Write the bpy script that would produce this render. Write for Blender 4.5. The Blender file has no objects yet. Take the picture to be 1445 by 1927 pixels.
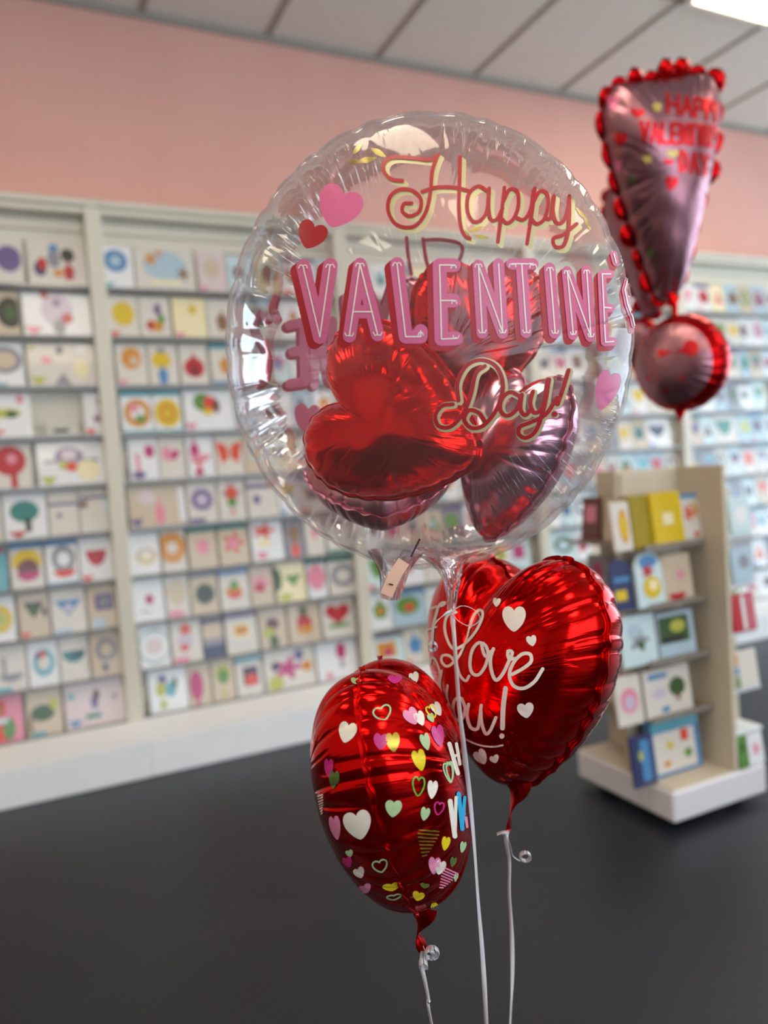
import bpy, math, random
import numpy as np
from mathutils import Vector, Matrix, noise
from mathutils.bvhtree import BVHTree
rnd = random.Random(7)
C = bpy.context.scene.collection
S = bpy.context.scene
# ------------------------------------------------------------------ camera
IW, IH, FPX = 1445, 1927, 1427.97
EYE = Vector((0, 0, 1.26))
RT = Vector((0.90062317, -0.42932121, -0.06753673))
UP = Vector((0.08381882, 0.01910568, 0.99629784))
FW = Vector((0.42644146, 0.90294976, -0.05319221))
cam = bpy.data.cameras.new('camera'); camo = bpy.data.objects.new('camera', cam); C.objects.link(camo)
m = Matrix((RT, UP, -FW)).transposed().to_4x4(); m.translation = EYE
camo.matrix_world = m
cam.sensor_fit = 'VERTICAL'; cam.sensor_height = 24; cam.lens = FPX / IH * 24
cam.clip_start = .02
cam.dof.use_dof = True; cam.dof.focus_distance = .92
cam.dof.aperture_fstop = cam.lens / 13.0
S.camera = camo
# ------------------------------------------------------------------ light
S.view_settings.view_transform = 'Standard'; S.view_settings.look = 'None'
S.view_settings.gamma = 1; S.view_settings.use_curve_mapping = False
S.view_settings.exposure = 0.07
S.cycles.transparent_max_bounces = 40
S.cycles.sample_clamp_indirect = 6
w = bpy.data.worlds.new('sky'); S.world = w; w.use_nodes = True
w.node_tree.nodes['Background'].inputs[0].default_value = (.62, .80, 1, 1)
w.node_tree.nodes['Background'].inputs[1].default_value = 2.2
LAMP_COL = (1.0, .83, .62); LAMP_E = 13.0
def area(name, loc, rot, sx, sy, power, col):
    l = bpy.data.lights.new(name, 'AREA'); l.shape = 'RECTANGLE'; l.size = sx; l.size_y = sy
    l.energy = power; l.color = col
    o = bpy.data.objects.new(name, l); o.location = loc; o.rotation_euler = rot; C.objects.link(o)
# daylight entering by the shop windows: right wall, then the wall behind the camera
area('window_daylight', (7.45, 0.9, 1.65), (0, math.radians(90), 0), 2.3, 4.6, 130, (.70, .86, 1))
area('window_daylight', (1.6, -3.95, 1.65), (math.radians(90), 0, 0), 4.6, 2.3, 95, (.86, .93, 1))

# ------------------------------------------------------------------ materials
def lin(c):
    if isinstance(c, str):
        c = tuple(int(c[i:i+2], 16) / 255 for i in (0, 2, 4))
    return tuple((x / 12.92 if x <= .04045 else ((x + .055) / 1.055) ** 2.4) for x in c) + (1,)
MC = {}
def mat(name, col, rough=.5, metal=0, coat=0, emit=None, es=0, bump=None, spec=None):
    key = (name, str(col), rough, metal, coat, es)
    if key in MC: return MC[key]
    M = bpy.data.materials.new(name); M.use_nodes = True
    nt = M.node_tree; b = nt.nodes['Principled BSDF']
    b.inputs['Base Color'].default_value = lin(col); b.inputs['Roughness'].default_value = rough
    b.inputs['Metallic'].default_value = metal; b.inputs['Coat Weight'].default_value = coat
    if spec is not None: b.inputs['Specular IOR Level'].default_value = spec
    if emit: b.inputs['Emission Color'].default_value = (*emit, 1); b.inputs['Emission Strength'].default_value = es
    if bump:
        sc, st, stretch = bump
        tc = nt.nodes.new('ShaderNodeTexCoord'); mp = nt.nodes.new('ShaderNodeMapping')
        mp.inputs['Scale'].default_value = stretch
        no = nt.nodes.new('ShaderNodeTexNoise'); no.inputs['Scale'].default_value = sc; no.inputs['Detail'].default_value = 3
        bp = nt.nodes.new('ShaderNodeBump'); bp.inputs['Strength'].default_value = st; bp.inputs['Distance'].default_value = .003
        nt.links.new(tc.outputs['Object'], mp.inputs[0]); nt.links.new(mp.outputs[0], no.inputs[0])
        nt.links.new(no.outputs[0], bp.inputs['Height']); nt.links.new(bp.outputs[0], b.inputs['Normal'])
    MC[key] = M
    return M
def two_tone(name, c1, c2, scale, rough, bump=.1):
    M = mat(name, c1, rough); nt = M.node_tree; b = nt.nodes['Principled BSDF']
    tc = nt.nodes.new('ShaderNodeTexCoord')
    no = nt.nodes.new('ShaderNodeTexNoise'); no.inputs['Scale'].default_value = scale; no.inputs['Detail'].default_value = 6
    mx = nt.nodes.new('ShaderNodeMix'); mx.data_type = 'RGBA'
    mx.inputs['A'].default_value = lin(c1); mx.inputs['B'].default_value = lin(c2)
    cr = nt.nodes.new('ShaderNodeValToRGB'); cr.color_ramp.elements[0].position = .4; cr.color_ramp.elements[1].position = .65
    nt.links.new(tc.outputs['Object'], no.inputs[0]); nt.links.new(no.outputs[0], cr.inputs[0]); nt.links.new(cr.outputs[0], mx.inputs['Factor'])
    nt.links.new(mx.outputs['Result'], b.inputs['Base Color'])
    bp = nt.nodes.new('ShaderNodeBump'); bp.inputs['Strength'].default_value = bump; bp.inputs['Distance'].default_value = .002
    nt.links.new(no.outputs[0], bp.inputs['Height']); nt.links.new(bp.outputs[0], b.inputs['Normal'])
    return M
M_WALL = two_tone('pink wall paint', 'e4ad9f', 'e1a99b', 3, .7, .03)
M_WHITEWALL = two_tone('white wall paint', 'd8d2c8', 'd2ccc2', 3, .8, .03)
M_CEIL = two_tone('ceiling tile', 'e6e4da', 'dedcd2', 60, .9, .2)
M_TEE = mat('ceiling grid', 'a09a90', .6)  # darker than the tiles: shadow line along the seams put into the colour
M_RACK = two_tone('rack laminate', 'd9d3c4', 'd5cfc0', 4, .45, .02)
M_BASE = two_tone('plinth laminate', 'eeeef0', 'e9ebee', 5, .4, .02)
M_LIP = mat('acrylic lip', '8e8b88', .3, coat=.3)
M_GON = two_tone('beige laminate', 'ccbfa9', 'c6b9a3', 9, .5, .02)
M_GONB = two_tone('pale laminate', 'd6c9b4', 'd0c3ae', 5, .5, .02)
def floor_mat():
    M = two_tone('dark vinyl floor', '1d1f27', '22252e', 1.3, .4, .05); nt = M.node_tree; b = nt.nodes['Principled BSDF']
    old = b.inputs['Base Color'].links[0].from_socket
    tc = nt.nodes.new('ShaderNodeTexCoord'); mp = nt.nodes.new('ShaderNodeMapping'); mp.inputs['Rotation'].default_value = (0, 0, .5)
    wv = nt.nodes.new('ShaderNodeTexNoise'); wv.inputs['Scale'].default_value = 1.1; wv.inputs['Detail'].default_value = 1
    vo = nt.nodes.new('ShaderNodeTexVoronoi'); vo.feature = 'DISTANCE_TO_EDGE'; vo.inputs['Scale'].default_value = .75
    cr = nt.nodes.new('ShaderNodeValToRGB'); cr.color_ramp.elements[0].position = 0; cr.color_ramp.elements[0].color = (.10,.10,.10,1)
    cr.color_ramp.elements[1].position = .008; cr.color_ramp.elements[1].color = (0, 0, 0, 1)
    mx = nt.nodes.new('ShaderNodeMix'); mx.data_type = 'RGBA'; mx.inputs['B'].default_value = lin('4c4c50')
    nt.links.new(tc.outputs['Object'], mp.inputs[0]); nt.links.new(mp.outputs[0], vo.inputs[0]); nt.links.new(vo.outputs[0], cr.inputs[0])
    nt.links.new(cr.outputs[0], mx.inputs['Factor']); nt.links.new(old, mx.inputs['A']); nt.links.new(mx.outputs['Result'], b.inputs['Base Color'])
    return M
M_FLOOR = floor_mat()
def crease_bump(nt, target, scale=26, strength=.5, dist=.0016, patch=9, lo=.46, thin=False):
    # fine gathers that run inwards from the weld, in patches
    N = nt.nodes.new; L = nt.links.new
    at = N('ShaderNodeAttribute'); at.attribute_name = 'crease'
    no = N('ShaderNodeTexNoise'); no.inputs['Scale'].default_value = scale; no.inputs['Detail'].default_value = 2; no.inputs['Distortion'].default_value = .15
    L(at.outputs['Vector'], no.inputs[0])
    tc = N('ShaderNodeTexCoord'); n2 = N('ShaderNodeTexNoise'); n2.inputs['Scale'].default_value = patch; n2.inputs['Detail'].default_value = 1
    L(tc.outputs['Object'], n2.inputs[0])
    mr = N('ShaderNodeMapRange'); mr.inputs['From Min'].default_value = lo; mr.inputs['From Max'].default_value = lo + .12
    L(n2.outputs[0], mr.inputs['Value'])
    src = no.outputs[0]
    if thin:      # only the sharpest ridges stay
        m3 = N('ShaderNodeMapRange'); m3.inputs['From Min'].default_value = .56; m3.inputs['From Max'].default_value = .72; L(src, m3.inputs['Value']); src = m3.outputs[0]
    mu = N('ShaderNodeMath'); mu.operation = 'MULTIPLY'; L(src, mu.inputs[0]); L(mr.outputs[0], mu.inputs[1])
    bp = N('ShaderNodeBump'); bp.inputs['Strength'].default_value = strength; bp.inputs['Distance'].default_value = dist
    L(mu.outputs[0], bp.inputs['Height']); L(bp.outputs[0], target)
def foil(name, col, rough=.16, b=.4, scale=26):
    M = mat(name, col, rough, 1.0); crease_bump(M.node_tree, M.node_tree.nodes['Principled BSDF'].inputs['Normal'], scale, b); return M
M_RED = foil('red foil', 'da100e', .13); M_REDR = foil('bright red foil', 'e41a12', .17)
M_PINKFOIL = foil('rose foil', 'c28ea0', .22); M_MAUVE = foil('matte mauve foil', 'b98590', .3); M_DUSK = foil('dusky rose foil', 'a0707a', .36)
M_DSEAM = mat('deep red foil edge', 'b00c10', .3, 1.0)
M_SEAM = mat('red foil seam', 'cc100e', .25, 1.0)
M_SEAMP = mat('rose foil seam', 'c98ca4', .3, 1.0)
def film(name, tint, haze, f0):
    M = bpy.data.materials.new(name); M.use_nodes = True; nt = M.node_tree; nt.nodes.clear()
    N = nt.nodes.new
    out = N('ShaderNodeOutputMaterial'); tr = N('ShaderNodeBsdfTransparent'); tr.inputs[0].default_value = (*tint, 1)
    gl = N('ShaderNodeBsdfGlossy'); gl.inputs['Roughness'].default_value = .07
    df = N('ShaderNodeBsdfDiffuse'); df.inputs[0].default_value = (.9, .88, .88, 1)
    tl = N('ShaderNodeBsdfTranslucent'); tl.inputs[0].default_value = (.9, .88, .88, 1)
    hz = N('ShaderNodeMixShader'); hz.inputs[0].default_value = .5
    nt.links.new(df.outputs[0], hz.inputs[1]); nt.links.new(tl.outputs[0], hz.inputs[2])
    m1 = N('ShaderNodeMixShader'); m1.inputs[0].default_value = haze
    nt.links.new(tr.outputs[0], m1.inputs[1]); nt.links.new(hz.outputs[0], m1.inputs[2])
    fr = N('ShaderNodeLayerWeight'); fr.inputs['Blend'].default_value = .35
    mt = N('ShaderNodeMath'); mt.operation = 'MULTIPLY_ADD'; mt.inputs[1].default_value = .5; mt.inputs[2].default_value = f0
    mt.use_clamp = True
    nt.links.new(fr.outputs['Fresnel'], mt.inputs[0])
    crease_bump(nt, gl.inputs['Normal'], 46, .9, .004, 6, .47, True)
    m2 = N('ShaderNodeMixShader'); nt.links.new(mt.outputs[0], m2.inputs[0])
    nt.links.new(m1.outputs[0], m2.inputs[1]); nt.links.new(gl.outputs[0], m2.inputs[2]); nt.links.new(m2.outputs[0], out.inputs[0])
    return M
M_FILM = film('clear balloon film', (.99, .98, .985), .045, .012)
M_FILM2 = film('clear film tail', (.97, .94, .95), .08, .04)
P_PINK = mat('pink print', 'd2648e', .45); P_RED = mat('red print', 'aa1420', .45); P_WHITE = mat('white print', 'efe6dc', .45)
P_GOLD = mat('gold print', 'cabd90', .4, .3); P_BACKR = mat('faded red print', 'a8384a', .5); P_BACKP = mat('faded pink print', 'cf6d8c', .5)
P = dict(w=mat('white print', 'e8ded0', .4), g=mat('pale green print', 'a9c493', .4), y=mat('yellow print', 'e2c81c', .35),
         p=mat('rose print', 'e58aae', .4), m=mat('magenta print', 'c4287c', .35), o=mat('gold foil print', 'b89a3c', .3, .8),
         G=mat('green print', '6ea52e', .4), b=mat('cyan print', '22a6d6', .4), k=mat('dark olive print', '5a6a30', .4), r=mat('crimson print', 'c01826', .4))
M_RIB = mat('white ribbon', 'cfccd0', .3, coat=.5)

# ------------------------------------------------------------------ helpers
def obj(name, V, F, m, parent=None, smooth=False, mi=None, at=None):
    off = parent_world(parent) if parent else Vector((0, 0, 0))
    me = bpy.data.meshes.new(name)
    me.from_pydata([tuple(Vector(v) - off) for v in V], [], F)
    for x in (m if isinstance(m, (list, tuple)) else [m]): me.materials.append(x)
    if mi:
        for p, k in zip(me.polygons, mi): p.material_index = k
    if smooth:
        me.polygons.foreach_set('use_smooth', [True] * len(me.polygons))
    if at:
        q = me.attributes.new('crease', 'FLOAT_VECTOR', 'POINT'); q.data.foreach_set('vector', [c for v in at for c in v])
    me.update()
    o = bpy.data.objects.new(name, me); C.objects.link(o)
    if parent: o.parent = parent
    return o
def parent_world(p):
    v = Vector((0, 0, 0))
    while p is not None: v += p.location; p = p.parent
    return v
def thing(name, label, cat, loc=(0, 0, 0), group=None):
    o = bpy.data.objects.new(name, None); C.objects.link(o); o.location = loc
    o.empty_display_size = .05
    return tag(o, label, cat, group)
def tag(o, label, cat, group=None, kind=None):
    if label: o['label'] = label
    if cat: o['category'] = cat
    if group: o['group'] = group
    if kind: o['kind'] = kind
    return o
def struct(o): o['kind'] = 'structure'; return o
class MB:
    def __init__(s): s.V = []; s.F = []; s.mi = []
    def add(s, V, F, k=0):
        n = len(s.V); s.V += [tuple(v) for v in V]; s.F += [tuple(i + n for i in f) for f in F]; s.mi += [k] * len(F)
    def box(s, x0, x1, y0, y1, z0, z1, k=0):
        V = [(x, y, z) for x in (x0, x1) for y in (y0, y1) for z in (z0, z1)]
        s.add(V, [(0, 1, 3, 2), (4, 6, 7, 5), (0, 4, 5, 1), (2, 3, 7, 6), (0, 2, 6, 4), (1, 5, 7, 3)], k)
    def build(s, name, m, parent=None, smooth=False): return obj(name, s.V, s.F, m, parent, smooth, s.mi)
def bevel(o, wd=.004, seg=2):
    b = o.modifiers.new('bevel', 'BEVEL'); b.width = wd; b.segments = seg; b.limit_method = 'ANGLE'; return o
def pix(x, y, d):            # the point at camera depth d seen at (x, y)
    return EYE + (RT * ((x - IW / 2) / FPX) - UP * ((y - IH / 2) / FPX) + FW) * d
def ray(x, y): return (RT * ((x - IW / 2) / FPX) - UP * ((y - IH / 2) / FPX) + FW)
def on_y(x, y, Y):
    r = ray(x, y); return EYE + r * (Y / r.y)
def on_x(x, y, X):
    r = ray(x, y); return EYE + r * (X / r.x)
def crom(P0, step):
    P0 = [Vector(p) for p in P0]; out = []
    for i in range(len(P0) - 1):
        a = P0[i - 1] if i else P0[0] * 2 - P0[1]; b = P0[i]; c = P0[i + 1]
        d = P0[i + 2] if i + 2 < len(P0) else c * 2 - b
        n = max(1, int((c - b).length / step))
        for k in range(n):
            t = k / n
            out.append(.5 * ((2 * b) + (c - a) * t + (2 * a - 5 * b + 4 * c - d) * t * t + (3 * b - a - 3 * c + d) * t ** 3))
    out.append(P0[-1]); return out

# ------------------------------------------------------------------ the room
X0, X1, Y0, YW, ZC = -4.0, 7.6, -4.2, 3.75, 3.48
def plane_box(name, x0, x1, y0, y1, z0, z1, m):
    b = MB(); b.box(x0, x1, y0, y1, z0, z1); return struct(b.build(name, m))
plane_box('floor', X0, X1, Y0, YW, -.05, 0, M_FLOOR)
plane_box('ceiling', X0, X1, Y0, YW, ZC, ZC + .05, M_CEIL)
plane_box('wall_front', X0, X1, YW, YW + .1, 0, ZC, M_WALL)
plane_box('wall_left', X0 - .1, X0, Y0, YW, 0, ZC, M_WHITEWALL)
def holed_wall(name, axis, c0, c1, a0, a1, h0, h1, w0, w1):
    b = MB()
    for (p, q, z0, z1) in ((a0, h0, 0, ZC), (h1, a1, 0, ZC), (h0, h1, 0, w0), (h0, h1, w1, ZC)):
        if axis == 'x': b.box(c0, c1, p, q, z0, z1)
        else: b.box(p, q, c0, c1, z0, z1)
    struct(b.build(name, M_WHITEWALL))
holed_wall('wall_right', 'x', X1, X1 + .1, Y0, YW, -1.5, 3.3, .45, 2.85)
holed_wall('wall_back', 'y', Y0 - .1, Y0, X0, X1, -.8, 4.0, .45, 2.85)
M_ALU = mat('aluminium frame', '8c8c8c', .4, .8)
def win(name, axis, c, h0, h1, w0, w1, n):
    b = MB(); t = .05
    def bar(p, q, z0, z1):
        if axis == 'x': b.box(c, c + .06, p, q, z0, z1)
        else: b.box(p, q, c, c + .06, z0, z1)
    for k in range(n + 1):
        p = h0 + (h1 - h0) * k / n; bar(p - t / 2, p + t / 2, w0, w1)
    bar(h0, h1, w0, w0 + t); bar(h0, h1, w1 - t, w1); bar(h0, h1, 2.2, 2.25)
    struct(b.build(name, M_ALU))
win('window_1', 'x', X1 + .02, -1.5, 3.3, .45, 2.85, 4)
win('window_2', 'y', Y0 - .08, -.8, 4.0, .45, 2.85, 4)
b = MB()
gx = .69 - .61 * 7
while gx < X1: b.box(gx - .014, gx + .014, Y0, YW, ZC - .006, ZC + .001); gx += .61
for gy in (2.8, 1.58, .36, -.86, -2.08, -3.3): b.box(X0, X1, gy - .014, gy + .014, ZC - .006, ZC + .001)
struct(b.build('trim_1', M_TEE))
b = MB(); b.box(X0, X1, YW - .02, YW, ZC - .03, ZC - .004); struct(b.build('trim_2', M_TEE))
M_DIFF = mat('lamp diffuser', 'fff4dc', .5, emit=LAMP_COL, es=LAMP_E)
def troffer(x, y, label):
    t = thing('ceiling_light', label, 'ceiling light', (x, y, ZC - .03))
    f = MB(); X, Y = .60, 1.21; z0, z1 = ZC - .03, ZC - .005
    for (a, bb, c, d) in ((0, X, 0, .03), (0, X, Y - .03, Y), (0, .03, .03, Y - .03), (X - .03, X, .03, Y - .03)): f.box(x + a, x + bb, y + c, y + d, z0, z1)
    bevel(f.build('frame', mat('lamp frame', 'e8e4da', .4), t))
    g = MB(); g.box(x + .03, x + X - .03, y + .03, y + Y - .03, ZC - .02, ZC - .008); g.build('diffuser', M_DIFF, t)
troffer(3.135, 1.585, 'warm lit rectangular ceiling light set in the tile ceiling at upper right')
for x, y, wd_ in ((.085, .365, 'directly over the camera'), (.085, -2.075, 'by the back window, middle'), (3.135, -1.0, 'behind the visible one, further back'), (5.575, -.855, 'nearest the right hand window'), (-2.355, 1.585, 'near the left wall, front'), (-2.355, -2.075, 'near the left wall, back')):  # unseen lamps, added for the room light and the balloon reflections
    troffer(x, y, 'warm ceiling light added out of view, ' + wd_)

# ------------------------------------------------------------------ the card racks along the wall
YF = 3.58
ROWZ = [2.155 - .2155 * k for k in range(10)]
POSTS = [-.825 - 1.165, -.825, .34, 1.505, 2.67, 3.835, 5.0, 6.165]
names = ['far left', 'left', 'second', 'third', 'fourth', 'fifth', 'rightmost']
RL = ['white wall rack of card tiers mostly past the left edge of the photo',
      'white wall rack of card tiers at the far left, left of the narrow upright',
      'white wall rack of card tiers between the left upright and the clear balloon',
      'white wall rack of card tiers behind the clear balloon and red hearts',
      'white wall rack of card tiers left of the blurred exclamation balloons',
      'white wall rack of card tiers under the exclamation balloons, right of the clear balloon',
      'white wall rack of card tiers at the right edge of the photo']
for k in range(1, 7):
    a, bq = POSTS[k] + .07, POSTS[k + 1]
    t = thing('card_rack', RL[k], 'display rack', ((a + bq) / 2, 3.6, 0))
    p = MB(); p.box(a, bq, 3.655, 3.68, .165, 2.5)
    for z in (2.375, 2.43, 2.485): p.box(a, bq, 3.64, 3.655, z - .02, z + .022)
    for z in ROWZ[:]: p.box(a, bq, 3.645, 3.655, z + .05, z + .12)
    p.build('back_panel', M_RACK, t)
    c = MB(); c.box(a, bq + .07, 3.56, 3.745, 2.50, 2.53); c.box(a, bq + .07, 3.575, 3.745, 2.47, 2.50); bevel(c.build('cornice', M_RACK, t), .006)
    c = MB(); c.box(a, bq + .07, 3.40, 3.745, 0, .165); bevel(c.build('plinth', M_BASE, t), .006)
    c = MB(); c.add([(a, 3.42, .166), (bq + .07, 3.42, .166), (bq + .07, 3.60, .215), (a, 3.60, .215)], [(0, 1, 2, 3)]); c.build('deck', M_BASE, t)
    for z in ROWZ:
        s = MB(); s.box(a, bq, 3.585, 3.655, z - .012, z - .004); s.box(a, bq, 3.578, 3.586, z - .010, z + .003); s.build('shelf', M_LIP, t)
    c = MB(); c.box(bq, bq + .07, YF - .015, 3.745, .165, 2.50); bevel(c.build('upright', M_RACK, t), .005)

# ---- greeting cards
CP = dict(Y='9c8810', w='d9d2c9', W='e6e6e8', c='efe2b8', p='dac8c8', t='5fa7b4', b='4f86b8', n='343a62', r='b81f2a', R='d8452c', m='b82a6e', y='d8b818', o='d08a24',
          g='5c8a3c', G='3f5a34', l='b6b850', v='6c5a8c', V='4a2f52', k='33302e', B='adc4d2', s='8c8a94', e='cdbba4', E='8a6848', T='2f7f78', P='e08aa0', C='c8dce0', L='c8b8cc', d='6a3a36')
WORD = dict(Y='dark yellow', w='white', W='bright white', c='cream', p='pale pink', t='teal', b='blue', n='navy', r='red', R='orange red', m='magenta', y='yellow', o='orange',
            g='green', G='dark green', l='lime', v='purple', V='dark purple', k='black', B='pale blue', s='grey', e='beige', E='brown', T='teal green', P='pink', C='ice blue', L='lilac', d='maroon')
def cm(k): return mat('card ' + WORD[k], CP[k], .38, coat=.25)
def shape2d(kind, n=20):
    if kind in 'oO': return [(math.cos(a) * .5, math.sin(a) * .5) for a in [6.283 * i / n for i in range(n)]]
    if kind == 'q': return [(-.5, -.5), (.5, -.5), (.5, .5), (-.5, .5)]
    if kind == 'h':
        r = []
        for i in range(24):
            t = 6.283 * i / 24; r.append((16 * math.sin(t) ** 3 / 32, (13 * math.cos(t) - 5 * math.cos(2 * t) - 2 * math.cos(3 * t) - math.cos(4 * t) + 2.5) / 29))
        return r
    if kind == 'd': return [(-.5, .5), (.5, .5), (0, -.5)][::-1]
    if kind == 'a': return [(-.5, -.5), (.5, -.5), (0, .5)]
    if kind == 'u': return [(math.cos(a) * .5, math.sin(a) * 1.0 + .5) for a in [math.pi + math.pi * i / n for i in range(n + 1)]]
    if kind == 'f':
        return [(math.cos(a) * .5 * (.7 + .3 * math.cos(5 * a)), math.sin(a) * .5 * (.7 + .3 * math.cos(5 * a))) for a in [6.283 * i / 40 for i in range(40)]]
    if kind == 'B':   # butterfly
        return [(0, -.2), (.3, -.5), (.4, -.1), (.5, .4), (.2, .35), (0, .05), (-.2, .35), (-.5, .4), (-.4, -.1), (-.3, -.5)]
    if kind == 't': return [(-.35, -.5), (.35, -.5), (.5, .1), (.15, .3), (.1, .5), (-.1, .5), (-.15, .3), (-.5, .1)]
    if kind == 's': return [(math.cos(a) * (.5 if i % 2 else .24), math.sin(a) * (.5 if i % 2 else .24)) for i, a in enumerate([6.283 * i / 12 for i in range(12)])]
N_CARD = [0]; LAB = set()
TILT = math.radians(9)
def card_geo(w_, h_, bg, motifs, env):
    # card: two leaves, motif shapes a hair in front; local frame x right, y into the wall, z up, then leaned back
    def lean(p): x, y, z = p; return (x, y * math.cos(TILT) + z * math.sin(TILT), z * math.cos(TILT) - y * math.sin(TILT))
    body = MB(); body.box(-w_ / 2, w_ / 2, 0, .0012, 0, h_)
    body.add([(-w_ / 2, .0014, 0), (w_ / 2, .008, 0), (w_ / 2, .008, h_), (-w_ / 2, .0014, h_), (-w_ / 2, .0026, 0), (w_ / 2, .0092, 0), (w_ / 2, .0092, h_), (-w_ / 2, .0026, h_)],
             [(0, 1, 2, 3), (4, 7, 6, 5), (0, 4, 5, 1), (1, 5, 6, 2), (2, 6, 7, 3), (3, 7, 4, 0)])
    en = MB(); en.box(-w_ / 2 + .003, w_ / 2 - .001, .0105, .0125, -.006, h_ * .93)
    mo = []
    for k, (kind, col, cx, cy, sx, sy) in enumerate(motifs):
        m_ = MB(); pts = shape2d(kind); y = -.0006 - .0003 * k
        def loc(u, v): k_ = 1.0 if kind in 'qd' else 1.18; return (max(-.5, min(.5, cx - .5 + u * sx * k_)) * w_, y, max(0, min(1, cy + v * sy * k_)) * h_)
        if kind == 'O':
            n = len(pts); V = [loc(*p) for p in pts] + [loc(p[0] * .55, p[1] * .55) for p in pts]
            m_.add(V, [(i, (i + 1) % n, n + (i + 1) % n, n + i) for i in range(n)])
        else:
            V = [loc(0, 0)] + [loc(*p) for p in pts]; n = len(pts)
            m_.add(V, [(0, 1 + i, 1 + (i + 1) % n) for i in range(n)])
        mo.append((m_, col))
    for q in [body, en] + [x[0] for x in mo]: q.V = [lean(v) for v in q.V]
    return body, en, mo
def add_card(x, z, w_, h_, bg, motifs, env, label, group='greeting cards on the wall racks', y=3.592):
    body, en, mo = card_geo(w_, h_, bg, motifs, env)
    t = thing('greeting_card', label, 'greeting card', (x, y, z), group)
    def put(q, name, m_): 
        q.V = [(v[0] + x, v[1] + y, v[2] + z) for v in q.V]; return q.build(name, m_, t)
    cb = put(body, 'card', cm(bg)); put(en, 'envelope', cm(env))
    if mo:
        one = MB(); mats = []
        for q, col in mo:
            if cm(col) not in mats: mats.append(cm(col))
            one.add(q.V, q.F, mats.index(cm(col)))
        one.V = [(v[0] + x, v[1] + y, v[2] + z) for v in one.V]; one.build('motif', mats, cb)
    N_CARD[0] += 1
    if len(label.split()) > 16 or label in LAB: print('LABEL', label)
    LAB.add(label)
tagc = lambda c='P': ('d', c, .14, .07, .5, .14)   # coloured corner flash, bottom left
ORD = ['first', 'second', 'third', 'fourth', 'fifth', 'sixth', 'seventh', 'eighth', 'ninth', 'tenth', 'eleventh', 'twelfth', 'thirteenth', 'fourteenth', 'fifteenth', 'sixteenth', 'seventeenth', 'eighteenth', 'nineteenth', 'twentieth']
ROWW = ['top row'] + [o + ' row' for o in ORD[1:9]] + ['bottom row']
ROWY1 = [500, 590, 695, 785, 880, 975, 1078, 1172, 1260, 1345]
ROWY2 = [505, 593, 690, 782, 870, 963, 1052, 1145, 1232, 1310]
def band(c, y=.94): return ('q', c, .5, y, 1, .12)
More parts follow.
